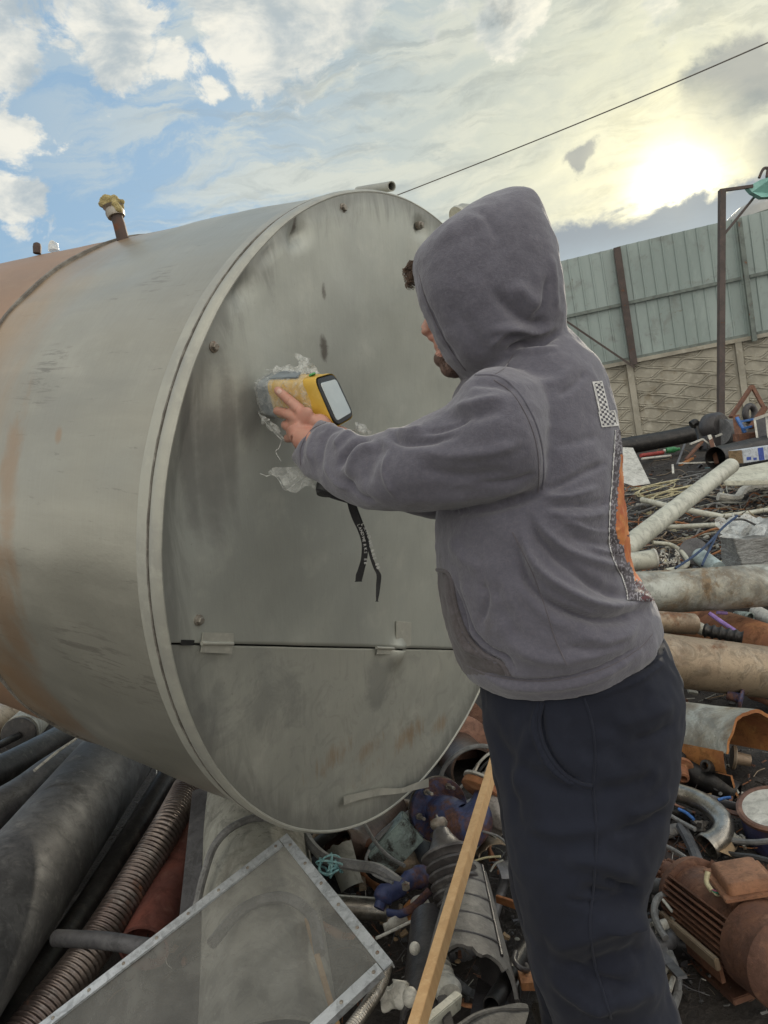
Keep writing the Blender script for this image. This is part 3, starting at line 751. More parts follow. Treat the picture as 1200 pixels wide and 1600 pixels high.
M_hoodie = mat('washed grey purple cotton', HOODC, (.083, .081, .105), (.107, .105, .133), scale=5, rough=.93, bump=.42, bdist=.003, sheen=.35, spec=.2, rvar=.03, extra=hood_extra)
M_rib = mat('ribbed grey purple cotton', (.085, .077, .09), (.078, .07, .083), scale=5, rough=.93, bump=.5, sheen=.3, spec=.2, rvar=.03)
M_pants = mat('dark navy jersey', (.0135, .0160, .0262), (.0105, .0122, .020), (.019, .022, .034), scale=5, rough=.92, bump=.25, bdist=.003, sheen=.06, spec=.15, rvar=.03, dirt=.05, dirtc=(.05, .05, .055))
def skin_extra(st):
    g = st['g']; v = st['tc'].outputs['Object']
    st['c'] = g.mix(g.m('MULTIPLY', g.ss(g.noise(v, 40, 5, .6), .45, .7), .35), st['c'], (.50, .19, .14))
M_skin = mat('skin', (.46, .25, .185), (.42, .21, .155), (.52, .31, .24), scale=14, rough=.5, bump=.25, bscale=220, bdist=.001, extra=skin_extra, rvar=.05)
M_skin.node_tree.nodes['Principled BSDF'].inputs['Subsurface Weight'].default_value = .12
M_skin.node_tree.nodes['Principled BSDF'].inputs['Subsurface Radius'].default_value = (.01, .004, .002)
M_hair = mat('brown hair', (.10, .055, .03), (.06, .035, .02), (.18, .10, .05), scale=60, rough=.5, bump=.4)
M_beard = mat('short dark beard', (.05, .035, .028), (.09, .06, .045), scale=80, rough=.9, bump=.6)
M_shoe = mat('dark shoe', (.03, .03, .032), scale=20, rough=.6)
M_pocket = mat('soiled brownish grey cotton', (.082, .073, .078), (.066, .057, .056), (.10, .092, .10), scale=9, rough=.95, bump=.25, bdist=.003, sheen=.2, spec=.2, extra=knit, dirt=.25, dirtc=(.055, .046, .04))
person = thing('person', 'worker in grey purple hooded sweatshirt and navy trousers holding the yellow device', 'person', PB)

# --- hoodie torso
torso = [
 (752, 1070, 1008, 1000, 1.27, .165), (722, 1048, 1026, 975, 1.27, .18), (706, 1010, 1020, 945, 1.27, .19), (692, 960, 1010, 925, 1.27, .195), (688, 930, 994, 900, 1.27, .195), (684, 905, 976, 875, 1.27, .195),
 (681, 850, 970, 825, 1.27, .19), (683, 795, 965, 770, 1.27, .19), (688, 740, 961, 715, 1.28, .19), (694, 690, 956, 665, 1.29, .19), (702, 640, 946, 618, 1.30, .19),
 (715, 605, 935, 580, 1.30, .175), (735, 580, 912, 548, 1.29, .15), (758, 560, 890, 522, 1.28, .11), (775, 545, 875, 508, 1.28, .085)]
sleeve = [
 (868, 600, 862, 740, 1.22, .09), (835, 588, 862, 762, 1.16, .098), (800, 574, 850, 772, 1.135, .10), (765, 575, 815, 783, 1.13, .10), (735, 588, 775, 790, 1.135, .098), (700, 632, 725, 796, 1.145, .088), (665, 652, 680, 799, 1.155, .082), (630, 668, 632, 801, 1.165, .078),
 (600, 674, 592, 801, 1.18, .072), (574, 681, 560, 795, 1.205, .066), (548, 672, 528, 778, 1.24, .060), (525, 662, 498, 757, 1.28, .054), (506, 656, 473, 738, 1.32, .049), (497, 655, 458, 722, 1.345, .045), (493, 656, 453, 714, 1.352, .0425)]
farsl = [(860, 600, 870, 740, 1.36, .08), (800, 610, 830, 780, 1.46, .085), (740, 650, 760, 805, 1.50, .08), (690, 680, 700, 812, 1.50, .07), (640, 690, 645, 806, 1.48, .06), (580, 690, 575, 775, 1.44, .052), (540, 680, 530, 745, 1.41, .045), (522, 675, 510, 730, 1.395, .04)]
hood = [
 (775, 600, 880, 540, 1.27, .085), (735, 592, 880, 512, 1.265, .10), (705, 578, 876, 492, 1.26, .115), (681, 548, 874, 468, 1.26, .125), (662, 515, 871, 440, 1.26, .13), (650, 480, 866, 412, 1.26, .132), (646, 445, 860, 385, 1.26, .130), (644, 412, 851, 358, 1.26, .124), (658, 386, 843, 333, 1.26, .112), (684, 362, 836, 320, 1.26, .098), (713, 338, 826, 309, 1.26, .078), (742, 318, 812, 303, 1.26, .05), (765, 310, 785, 304, 1.26, .02)]
shoulder = [(745, 600, 905, 560, 1.24, .19), (765, 575, 890, 540, 1.24, .17), (780, 562, 872, 530, 1.25, .13)]
ho = new('hoodie', join(loft(interp(torso)), loft(interp(sleeve), 32, tilt=1), loft(interp(farsl), 28, tilt=1), loft(interp(hood), 48, power=2.7)), M_hoodie, person, auto=False)
voxel(ho, .0042, 6, .6)
# --- fold sculpting : strokes in picture space act on the camera-facing surface
def stroke_field(px, py, pts):
    pts = np.array(pts, float); best = np.full(len(px), 1e9); along = np.zeros(len(px)); n = len(pts)-1
    for i in range(n):
        a, b = pts[i], pts[i+1]; d = b-a; L2 = (d**2).sum()
        t = np.clip(((px-a[0])*d[0]+(py-a[1])*d[1])/L2, 0, 1)
        q = np.hypot(px-a[0]-t*d[0], py-a[1]-t*d[1]); m = q < best
        best[m] = q[m]; along[m] = (i+t[m])/n
    return best, along
SC = 1.7; WS = .74
def sculpt(o, strokes, base=Vector((0, 0, 0)), wr=.0, wscale=10, dir_all=False):
    me = o.data; a = coords(me); nn = normals(me); off = np.array(world_of(o).translation)
    w = a+off; px, py = proj_np(w)
    vd = w-np.array(EYE); vd /= np.linalg.norm(vd, axis=1)[:, None]
    facing = np.clip(-(nn*vd).sum(1)*1.6+.15, 0, 1)
    dsp = np.zeros(len(a))
    for pts, width, amp in strokes:
        if len(pts) > 2:
            c = cat_rom([Vector((x, y, 0)) for x, y in pts], 5); pts = [(v.x, v.y) for v in c]
        d, t = stroke_field(px, py, pts)
        tp = np.clip(np.minimum(t, 1-t)*5, 0, 1)
        dsp += amp*np.exp(-(d/(width*WS))**2)*tp*facing
    if wr:
        dsp += np.array([abs(noise.noise(Vector(v)*Vector((1, 1, 1)).x*26))*-.0016 for v in w])
        dsp += np.array([noise.fractal(Vector(v)*wscale, 1, 2, 3)*wr for v in w])
    set_coords(me, a+nn*dsp[:, None]*SC)
folds = [
 ([(620, 780), (600, 740), (606, 700)], 5, .003), ([(536, 740), (556, 770), (590, 785)], 6, -.004), ([(505, 720), (520, 750), (545, 768)], 5, .003), ([(660, 676), (700, 668), (735, 650)], 5, -.004), ([(840, 740), (800, 752), (740, 758)], 6, -.003), ([(900, 790), (930, 792), (958, 784)], 4, -.004), ([(905, 818), (940, 826), (970, 822)], 4, -.004), ([(915, 850), (945, 862), (975, 860)], 4, .004), ([(860, 940), (910, 962), (960, 965), (1005, 950)], 5, -.005), ([(880, 1010), (930, 1016), (985, 1000)], 6, -.004), ([(745, 985), (760, 940), (752, 905)], 6, -.003), ([(870, 620), (900, 600), (915, 580)], 7, -.003), ([(862, 700), (900, 690), (940, 680)], 9, -.002), ([(832, 500), (850, 470), (855, 430)], 6, -.004), ([(820, 515), (790, 520), (765, 545)], 5, .004),
 # sleeve: deep creases at the elbow and forearm, ridges between
 ([(585, 684), (558, 690), (538, 708), (528, 735)], 6, -.008), ([(592, 694), (566, 702), (550, 722), (543, 752)], 9, .006),
 ([(560, 668), (535, 680), (520, 700)], 6, .0045), ([(545, 664), (515, 676), (502, 700), (500, 735)], 5, -.0035), ([(528, 660), (497, 672), (484, 700), (486, 730)], 5, .003),
 ([(515, 657), (484, 672), (472, 700), (472, 728)], 4, -.003), ([(610, 676), (625, 690), (660, 690), (720, 680)], 7, -.006), ([(600, 672), (615, 672), (640, 676), (665, 668)], 7, .006),
 ([(600, 690), (580, 720), (572, 760)], 14, -.004), ([(640, 700), (700, 712), (770, 705), (820, 690)], 12, .004), ([(650, 730), (720, 745), (800, 735)], 14, -.004), ([(690, 655), (740, 650), (790, 640)], 12, -.004), ([(700, 640), (745, 628), (790, 618)], 9, .004),
 ([(600, 780), (680, 782), (760, 775), (835, 755)], 12, .003), ([(730, 600), (770, 600), (810, 610)], 8, -.003),
 # shoulder / armpit
 ([(850, 765), (880, 755), (920, 735), (950, 722)], 7, -.005), ([(845, 775), (890, 775), (940, 760)], 6, .004), ([(850, 790), (900, 790), (960, 778)], 7, -.004), ([(850, 800), (905, 808), (960, 800)], 6, .003),
 ([(690, 800), (760, 796), (850, 770)], 9, -.007),
 # long diagonal swags from armpit to the small of the back
 ([(820, 800), (850, 850), (900, 895), (950, 925), (1000, 935)], 10, -.007), ([(812, 825), (838, 885), (890, 925), (950, 948), (1010, 940)], 10, .010), ([(830, 810), (880, 855), (940, 880), (990, 890)], 9, .006),
 ([(805, 850), (830, 915), (880, 955), (950, 972), (1015, 955)], 9, -.008), ([(880, 835), (930, 850), (980, 850)], 9, -.004), ([(870, 810), (930, 828), (975, 822)], 7, .004),
 ([(985, 925), (1005, 940), (1015, 930)], 10, .009), ([(900, 990), (950, 1000), (1000, 980)], 12, .004), ([(780, 1000), (850, 1030), (920, 1025), (1000, 995)], 14, .005),
 ([(735, 1040), (790, 1062), (870, 1062), (950, 1040), (1015, 1000)], 4, -.0045), ([(740, 1050), (800, 1074), (880, 1074), (960, 1048), (1020, 1006)], 7, .003),
 ([(760, 900), (790, 960), (820, 1010)], 16, -.003), ([(700, 830), (720, 870), (760, 890)], 14, .004), ([(800, 905), (850, 960), (900, 985)], 12, .003),
 # pocket edge
 ([(706, 905), (716, 950), (735, 1000), (765, 1028), (790, 1040)], 3.5, -.006), ([(698, 905), (708, 955), (728, 1006), (762, 1036)], 5, .004),
 ([(683, 890), (705, 900)], 4, -.003), ([(712, 896), (720, 942), (738, 988), (764, 1016), (792, 1030), (808, 1052)], 5, -.005), ([(690, 900), (700, 950), (716, 1000), (740, 1030)], 9, .004),
 # hood
 ([(858, 500), (830, 505), (795, 480), (770, 450)], 12, -.006), ([(872, 505), (840, 520), (800, 512), (765, 520)], 9, .006), ([(880, 518), (840, 535), (810, 540), (780, 560)], 6, -.007),
 ([(650, 418), (664, 470), (694, 535), (722, 575)], 4, -.003), ([(860, 395), (866, 440), (872, 490)], 6, .003), ([(850, 480), (830, 470), (800, 440)], 16, .005), ([(670, 380), (720, 350), (760, 335)], 18, .003),
 ([(742, 325), (765, 345), (780, 380)], 10, -.003), ([(700, 480), (740, 520), (760, 560)], 16, -.003),
 # shoulder yoke and collar
 ([(778, 560), (800, 550), (840, 548), (880, 540)], 6, .004), ([(900, 560), (880, 590), (850, 600), (800, 600)], 12, .003), ([(740, 590), (700, 618), (672, 652)], 8, .003),
]
sculpt(ho, folds, wr=.0022, wscale=14)
# opening of the hood: push the front panel back over the face so it reads as a hollow hood
def open_hood():
    me = ho.data; a = coords(me); off = np.array(world_of(ho).translation); w = a+off
    A, B = np.array(P(648, 415, 1.26)), np.array(P(708, 578, 1.26)); ax = B-A; L_ = np.linalg.norm(ax); ax /= L_
    side = np.array(fw); side -= ax*(side@ax); side /= np.linalg.norm(side)
    nrm = np.cross(ax, side); 
    if nrm@np.array(-RT) < 0: nrm = -nrm
    q = w-(A+B)/2; u = (q@ax)/(L_*.50); v = (q@side-.036)/.07; z = q@nrm
    r = np.sqrt(u*u+v*v); m = (r < 1) & (z > -.05)
    push = np.where(m, np.clip((1-r)*6, 0, 1)*.07, 0)
    set_coords(me, a-nrm[None, :]*push[:, None])
open_hood()

# --- surface projection helpers
def bvh_of(o):
    me = o.data; off = world_of(o).translation
    return BVHTree.FromPolygons([v.co+off for v in me.vertices], [p.vertices[:] for p in me.polygons])
bv = bvh_of(ho)
def paint(o, m, test):
    o.data.materials.append(m); k = len(o.data.materials)-1
    c_ = coords(o.data)+np.array(world_of(o).translation); px, py = proj_np(c_); ok = test(px, py, c_)
    for p in o.data.polygons:
        if all(ok[i] for i in p.vertices): p.material_index = k
pkx = [(885, 700), (898, 703), (945, 712), (990, 728), (1022, 755), (1035, 782), (1058, 797)]
paint(ho, M_pocket, lambda px, py, c: (py > 893) & (py < 1056) & (px < np.interp(py, [a for a, b in pkx], [b for a, b in pkx])))
def onsurf(b, px, py, off=.0015):
    r = ray(px, py).normalized(); h = b.ray_cast(EYE, r)
    if h[0] is None: return None
    n = h[1]; 
    if n.dot(r) > 0: n = -n
    return h[0]+n*off
def seam(b, pts, rad, mat_, name, parent, off=.0, n=10):
    c = cat_rom([Vector((x, y, 0)) for x, y in pts], n); q = [onsurf(b, v.x, v.y, off) for v in c]; q = [v for v in q if v]
    q2 = [q[0]]
    for v in q[1:]:
        if (v-q2[-1]).length < .05: q2.append(v)
    q2 = [(q2[max(i-1, 0)]+q2[i]+q2[min(i+1, len(q2)-1)])/3 for i in range(len(q2))]
    return new(name, sweep(q2, rad, 8, flat=1), mat_, parent)
seam(bv, [(728, 1040), (770, 1056), (830, 1064), (890, 1060), (950, 1042), (1000, 1012), (1020, 990)], .0011, M_rib, 'hem_seam', ho)
seam(bv, [(510, 660), (486, 672), (470, 700), (470, 728)], .0011, M_rib, 'cuff_seam', ho)
SH = [(742, 586), (778, 588), (808, 610), (832, 650), (845, 690), (849, 730), (848, 766)]
seam(bv, SH, .0021, M_hoodie, 'sleeve_seam', ho)
seam(bv, [(x-7, y+5) for x, y in SH[1:]], .0012, M_rib, 'sleeve_seam', ho)
seam(bv, [(803, 552), (788, 575), (768, 588)], .0011, M_rib, 'shoulder_seam', ho)
seam(bv, [(800, 830), (830, 890), (852, 950), (868, 1000), (886, 1040)], .0012, M_rib, 'side_seam', ho)
seam(bv, [(655, 428), (668, 475), (697, 535), (728, 580)], .0012, M_rib, 'hood_seam', ho)
PK = [(683, 890), (703, 898), (712, 945), (728, 990), (755, 1022), (782, 1035), (796, 1056)]
seam(bv, PK, .0042, M_pocket, 'pocket_edge', ho)
# print on the back
def lay(b, x0, y0, x1, y1, step, fn, mats, name, parent, off=.0016, xf=None):
    nx, ny = int((x1-x0)/step), int((y1-y0)/step); V, Fc, mi, idx = [], [], [], {}
    for j in range(ny+1):
        for i in range(nx+1):
            u, v = x0+i*step, y0+j*step
            px, py = (u, v) if xf is None else xf(u, v)
            idx[i, j] = (px, py)
    vid = {}
    def vert(i, j):
        if (i, j) not in vid:
            p = onsurf(b, *idx[i, j], off); vid[i, j] = None if p is None else len(V)
            if p is not None: V.append(p)
        return vid[i, j]
    for j in range(ny):
        for i in range(nx):
            k = fn(x0+(i+.5)*step, y0+(j+.5)*step)
            if k is None: continue
            q = [vert(i, j), vert(i+1, j), vert(i+1, j+1), vert(i, j+1)]
            if None in q: continue
            if max((V[q[a]]-V[q[a-1]]).length for a in range(4)) > .03: continue
            Fc.append(q); mi.append(k)
    return new(name, (V, Fc), mats, parent, mi=mi, auto=False)
M_pw = mat('white screen print', (.62, .62, .60), scale=40, rough=.8, bump=.2)
M_pd = mat('dark screen print', (.055, .05, .055), (.09, .08, .09), scale=40, rough=.85, bump=.2)
M_po = mat('orange screen print', (.52, .20, .06), (.38, .10, .04), (.62, .36, .14), scale=22, rough=.8, bump=.2)
M_pg = mat('grey screen print', (.26, .25, .27), (.13, .12, .14), (.5, .49, .5), scale=50, rough=.85, bump=.2)
M_pm = mat('maroon screen print', (.10, .035, .04), (.06, .03, .035), scale=40, rough=.85, bump=.2)
# checkered figure 1, drawn in its own sheared frame
def one_xf(u, v): return 923.5+u*.98+v*.228+.0*u, 597+v*.985-u*.09
def one_fn(u, v):
    # u 0..24, v 0..72  column 0..18 wide above, foot -2..24 below v 46
    body = 1 <= u <= 17 and 0 <= v <= 72; foot = -1 <= u <= 26 and 47 <= v <= 72
    if not (body or foot): return None
    edge = (body and not foot and (u < 3.0 or u > 15.0 or v < 2.2)) or (foot and (u < 1.2 or u > 23.8 or v > 69.8 or (v < 49.2 and (u < 1.2 or u > 15))))
    if edge: return 0
    return 0 if (int(u/3.9)+int(v/3.9)) % 2 == 0 else None
lay(bv, -4, 0, 28, 74, .8, one_fn, [M_pw], 'checkered_number_print', ho, xf=one_xf)
bx = [(960, 670), (955, 745), (951, 800), (950, 850), (957, 875), (970, 900), (978, 925), (980, 938)]
def lerpx(tab, y):
    for (xa, ya), (xb, yb) in zip(tab[:-1], tab[1:]):
        if ya <= y <= yb: return xa+(xb-xa)*(y-ya)/(yb-ya)
    return tab[-1][0]
def back_fn(u, v):
    xl = lerpx(bx, v); q = u-xl
    if q < 0: return None
    n = noise.noise(Vector((u*.09, v*.05, 2))); n2 = noise.noise(Vector((u*.35, v*.22, 5)))
    k_ = min(1, max(0, (v-825)/40)); w = 11+9*k_+(4+k_)*n+2.5*n2
    if q < 1.3: return 0
    if v < 700: return 3 if n2 > -.1 else 1
    if q < w: return 3 if n2 > .12 else 1
    if 700+q*.8 <= v < 908+8*n2:
        lim = w+19+9*noise.noise(Vector((n2, v*.06, 8)))+3*n2
        return 2 if q < lim else 4
    return 4 if n2 > 0 else (1 if n2 > -.25 else 3)
lay(bv, 948, 672, 1030, 940, .9, back_fn, [M_pw, M_pd, M_po, M_pg, M_pm], 'back_picture_print', ho)

# --- trousers
leg_n = [
 (760, 1045, 1030, 985, 1.27, .160), (752, 1075, 1046, 1015, 1.27, .170), (754, 1105, 1058, 1060, 1.27, .175), (760, 1150, 1056, 1110, 1.26, .17), (768, 1200, 1054, 1165, 1.24, .155), (779, 1250, 1042, 1225, 1.22, .14),
 (790, 1300, 1035, 1290, 1.20, .125), (800, 1350, 1016, 1345, 1.19, .115), (808, 1400, 1006, 1395, 1.18, .105), (814, 1445, 1012, 1440, 1.18, .102), (822, 1490, 1028, 1482, 1.18, .102), (840, 1545, 1044, 1535, 1.19, .10), (868, 1605, 1060, 1592, 1.19, .10), (905, 1700, 1085, 1690, 1.20, .095), (935, 1800, 1095, 1790, 1.22, .09), (950, 1900, 1100, 1880, 1.24, .085)]
leg_f = [(770, 1100, 1040, 1070, 1.33, .12), (765, 1160, 1035, 1140, 1.37, .115), (772, 1220, 1010, 1210, 1.40, .11), (782, 1280, 985, 1280, 1.42, .10), (792, 1340, 970, 1340, 1.43, .09), (800, 1390, 960, 1390, 1.44, .085), (812, 1440, 965, 1440, 1.45, .08), (830, 1520, 975, 1515, 1.46, .078), (850, 1610, 985, 1600, 1.47, .075), (865, 1690, 990, 1680, 1.48, .07)]
tr = new('trousers', join(loft(interp(leg_n)), loft(interp(leg_f))), M_pants, person, auto=False)
voxel(tr, .0055, 6, .6)
tfolds = [([(850, 1095), (845, 1130), (858, 1175), (885, 1210), (925, 1228)], 5, -.004), ([(842, 1095), (836, 1130), (850, 1180), (880, 1218), (925, 1236)], 5, .004),
 ([(760, 1160), (840, 1215), (920, 1240)], 16, -.004), ([(820, 1290), (880, 1300), (960, 1290)], 14, .004), ([(925, 1240), (980, 1230), (1030, 1215)], 14, -.004), ([(1000, 1395), (960, 1405), (900, 1390)], 14, -.007), ([(1012, 1430), (970, 1440), (900, 1470), (850, 1480)], 18, .007),
 ([(1020, 1480), (960, 1500), (900, 1520)], 16, -.006), ([(1035, 1540), (980, 1560), (900, 1570)], 18, .006), ([(1000, 1370), (940, 1350), (880, 1340)], 16, .005), ([(955, 1130), (1010, 1120), (1055, 1100)], 12, .003),
 ([(1040, 1018), (985, 1052), (900, 1082)], 3.5, -.004), ([(1044, 1032), (995, 1064), (915, 1094)], 3.5, .003)]
tfolds += [([(1004, 1392), (975, 1388), (940, 1372)], 7, -.006), ([(1006, 1402), (970, 1415), (930, 1418), (880, 1405)], 6, -.005), ([(1010, 1425), (985, 1440), (940, 1448)], 6, .005), ([(1052, 1235), (1020, 1262), (980, 1275)], 8, .004), ([(1045, 1262), (1010, 1290), (960, 1305)], 7, -.004), ([(835, 1120), (815, 1180), (800, 1250)], 10, .003), ([(770, 1120), (790, 1200), (812, 1300)], 9, -.003), ([(880, 1500), (930, 1530), (1000, 1545)], 9, -.005), ([(850, 1520), (900, 1560), (960, 1580)], 10, .005), ([(1055, 1130), (1020, 1150), (985, 1158)], 7, -.003)]
SC = 2.2; WS = .9
sculpt(tr, tfolds, wr=.003, wscale=10)
bt = bvh_of(tr)
seam(bt, [(912, 1090), (925, 1130), (930, 1180), (927, 1232), (932, 1300), (928, 1380), (922, 1440), (928, 1500), (945, 1560), (955, 1592)], .0022, M_pants, 'side_seam', tr)
seam(bt, [(848, 1096), (842, 1130), (852, 1170), (876, 1205), (905, 1224), (926, 1229)], .0042, M_pants, 'pocket_welt', tr)
def band():
    rows = []
    for k in range(40):
        t = k/39; x = 1052-(1052-890)*t
        a = onsurf(bt, 1036-150*t, 1000+62*t, .003); b = onsurf(bt, 1046-150*t, 1032+62*t, .003)
# --- shoes (below the frame)
for px, d in ((1010, 1.26), (905, 1.5)):
    q = P(px, 1900, d); q.z = 0; f = Vector((-.93, .36, 0)).normalized(); s = Vector((.36, .93, 0))
    V, Fc = [], []
    pr = [(-.10, .03, .05), (-.09, .038, .10), (-.03, .04, .11), (.04, .043, .085), (.10, .048, .06), (.16, .044, .045), (.19, .025, .03)]
    for (x, w, hh) in pr:
        for k in range(14):
            t = 2*math.pi*k/14; V.append(q+f*x+s*w*math.cos(t)+Vector((0, 0, .0+hh/2+hh/2*math.sin(t)+.0)))
    for i in range(len(pr)-1):
        for k in range(14): Fc.append((i*14+k, i*14+(k+1) % 14, (i+1)*14+(k+1) % 14, (i+1)*14+k))
    Fc += [tuple(range(14)), tuple(range(len(V)-1, len(V)-15, -1))]
    new('shoe', (V, Fc), M_shoe, person)

# --- body: head, neck, trunk, arms, legs and both hands in one skin
def ell(c, x, y, z, n=20):
    c, x, y, z = Vector(c), Vector(x), Vector(y), Vector(z); V, Fc = [], []
    for i in range(n+1):
        a = math.pi*i/n
        for k in range(n):
            b = 2*math.pi*k/n; V.append(c+z*math.cos(a)+(x*math.cos(b)+y*math.sin(b))*math.sin(a))
    for i in range(n):
        for k in range(n): Fc.append((i*n+k, i*n+(k+1) % n, (i+1)*n+(k+1) % n, (i+1)*n+k))
    return V, Fc
HD = 1.27
fdir = (P(640, 540, 1.35)-P(770, 480, 1.27)).normalized()            # where the face looks
hup = (P(728, 330, HD)-P(760, 560, HD)); hup = (hup-fdir*hup.dot(fdir)).normalized(); hside = hup.cross(fdir).normalized()
def H(px, py, d=HD): return P(px, py, d)
hc = H(752, 468)
def hp(f, u, s=0): return hc+fdir*f+hup*u+hside*s
head = [ell(hp(-.01, .028), fdir*.096, hside*.077, hup*.098), ell(hp(.022, -.035), fdir*.068, hside*.064, hup*.078), ell(hp(.045, -.075), fdir*.042, hside*.045, hup*.036),
        ell(hp(.062, .02), fdir*.034, hside*.058, hup*.03), ell(hp(.04, -.02, .04), fdir*.04, hside*.024, hup*.024), ell(hp(.04, -.02, -.04), fdir*.04, hside*.024, hup*.024)]
nose_t = H(663, 518, 1.285); nose_b = H(686, 478, 1.28)
head += [sweep([nose_b, nose_b.lerp(nose_t, .6), nose_t+UP*.003+RT*.004], [.008, .0105, .0125], 12), ell(nose_t+RT*.006, RT*.012, UP*.008, fw*.0145), ell(H(680, 528, 1.285), RT*.014, UP*.007, fw*.012)]
head += [ell(H(686, 541, 1.28), RT*.0095, UP*.0062, fw*.021), ell(H(690, 552, 1.28), RT*.0095, UP*.0062, fw*.019), ell(H(705, 574, 1.275), RT*.020, UP*.018, fw*.028), ell(H(693, 560, 1.28), RT*.018, UP*.016, fw*.03)]
head += [ell(H(708, 522, 1.28), RT*.036, UP*.055, fw*.055), ell(H(706, 468, 1.28), RT*.027, UP*.045, fw*.06), ell(H(712, 560, 1.28), RT*.028, UP*.035, fw*.045)]
for s in (-1, 1): head.append(ell(hp(-.015, -.01, .078*s), fdir*.014, hside*.006, hup*.028))
neck = sweep([H(775, 520), H(800, 560), H(830, 620)], [.055, .055, .06], 20)
trunk = sweep(cat_rom([P(830, 620, 1.28), P(830, 700, 1.28), P(835, 800, 1.28), P(850, 930, 1.28), P(880, 1040, 1.27)], 4), [.09+.03*min(1, i/5) for i in range(17)], 20)
wrist = P(474, 684, 1.362)
arm_n = sweep(cat_rom([P(830, 660, 1.20), P(700, 720, 1.16), P(608, 736, 1.20), P(582, 728, 1.22), P(520, 705, 1.29), wrist], 4), [.042]*8+[.038]*4+[.034, .032, .03, .029, .028, .027, .027, .026, .026], 16)
arm_f = sweep(cat_rom([P(850, 670, 1.36), P(740, 730, 1.50), P(645, 745, 1.48), P(530, 708, 1.41), P(505, 690, 1.405)], 4), [.045]*8+[.04]*5+[.032]*4, 16)
legs_ = [sweep(cat_rom([P(890, 1040, 1.26), P(905, 1200, 1.24), P(905, 1400, 1.20), P(960, 1600, 1.2), Vector((P(1030, 1880, 1.25).x, P(1030, 1880, 1.25).y, .08))], 4), [.09]*5+[.075]*4+[.055]*4+[.045]*4, 16),
         sweep(cat_rom([P(890, 1040, 1.30), P(880, 1200, 1.38), P(880, 1400, 1.44), P(905, 1600, 1.47), Vector((P(925, 1750, 1.5).x, P(925, 1750, 1.5).y, .08))], 4), [.085]*5+[.07]*4+[.055]*4+[.042]*4, 16)]
def finger(pts, rads): 
    c = cat_rom(pts, 5); n = len(c); m = len(rads)-1
    rr = []
    for i in range(n):
        t = i/(n-1)*m; k = min(int(t), m-1); rr.append(rads[k]+(rads[k+1]-rads[k])*(t-k))
    tip = (c[-1]-c[-2]).normalized()
    return sweep(c+[c[-1]+tip*rads[-1]*.55, c[-1]+tip*rads[-1]*.9], rr+[rads[-1]*.8, rads[-1]*.3], 14)
def surf_dev(px, py, off): return P(px, py, DEVD(px, py)-off)
def S2(px, py, off): return P(px, py, DEVD(px, py)-off)
palm = [ell(P(468, 662, DEVD(468, 662)-.028), (S2(490, 655, .028)-S2(450, 668, .028))*.52, (S2(474, 640, .02)-S2(462, 690, .02))*.5, fw*.017),
        sweep([P(474, 684, 1.362), P(472, 676, DEVD(472, 676)-.026), S2(466, 662, .026)], [.026, .027, .024], 18), ell(S2(486, 655, .024), (S2(505, 660, .02)-S2(478, 648, .02))*.6, UP*.014, fw*.014)]
fing = [finger([S2(480, 655, .026), S2(466, 638, .022), S2(449, 623, .014), S2(434, 610, .0085)], [.0125, .0112, .0100, .0086]),
        finger([S2(470, 656, .028), S2(453, 648, .024), S2(440, 644, .013), S2(433, 642, .008)], [.0122, .0108, .0098, .0088]),
        finger([S2(464, 668, .024), S2(451, 666, .020), S2(446, 664, .004), P(449, 662, DEVD(446, 664)+.022)], [.0118, .0106, .0094, .0084]),
        finger([S2(466, 680, .016), S2(454, 684, .012), S2(449, 685, -.004), P(451, 682, DEVD(449, 684)+.020)], [.0108, .0095, .0085, .0075]),
        finger([S2(482, 664, .020), S2(500, 656, .014), S2(511, 664, .008), P(516, 672, DEVD(514, 672)+.006)], [.0125, .012, .0105, .009])]
# right hand closed round the grip
gax = (GR1-GR0).normalized(); gc = GR0.lerp(GR1, .35)
def ghand():
    pr = []; a = (RT-gax*RT.dot(gax)).normalized(); b = gax.cross(a)
    pr.append(ell(gc+a*.038+gax*.012, a*.016, b*.03, gax*.042)); pr.append(sweep([P(505, 690, 1.405)+fw*.0, gc+a*.036+gax*.01], [.027, .026], 16))
    for i, k in enumerate((-.02, .0, .02, .038)):
        q = gc+gax*k; sg = 1
        pr.append(finger([q+a*.034+b*.012, q+b*.034+a*.008, q-a*.026+b*.022, q-a*.03-b*.006, q-a*.012-b*.03], [.0105, .0102, .0095, .0088, .008]))
    q = gc+gax*-.012
    pr.append(finger([q+a*.034-b*.012, q+a*.012-b*.036, q-a*.012-b*.036], [.012, .011, .009])); return pr
body = new('body', join(*head, neck, trunk, arm_n, arm_f, *legs_, *palm, *fing, *ghand()), M_skin, person, auto=False)
voxel(body, .0026, 4, .5)
# nails and knuckle creases on the two visible fingers
M_nail = mat('fingernail', (.55, .36, .30), scale=20, rough=.3, bump=.05)
bb = bvh_of(body)
for pts in ([(437, 606), (434, 609), (432, 613)],):
    pass
def nail(px, py, ax, ay):
    V, Fc = [], []; 
    for j in range(5):
        for i in range(5):
            u, v = (i-2)/2, (j-2)/2; sc_ = math.sqrt(max(0, 1-.35*v*v)); p = onsurf(bb, px+ax*u*sc_-ay*v, py+ay*u*sc_+ax*v, .0006); V.append(p or P(px, py, DEVD(px, py)-.016))
    for j in range(4):
        for i in range(4): Fc.append((j*5+i, j*5+i+1, j*5+i+6, j*5+i+5))
    return V, Fc
new('fingernail', nail(436.5, 611.5, 2.6, 2.4), M_nail, body, auto=False)
for pts in ([(452, 622), (449, 627), (446, 630)], [(466, 634), (462, 640), (458, 643)], [(444, 640), (443, 644), (443, 648)]):
    seam(bb, pts, .0006, M_skin, 'knuckle_crease', body, off=0)
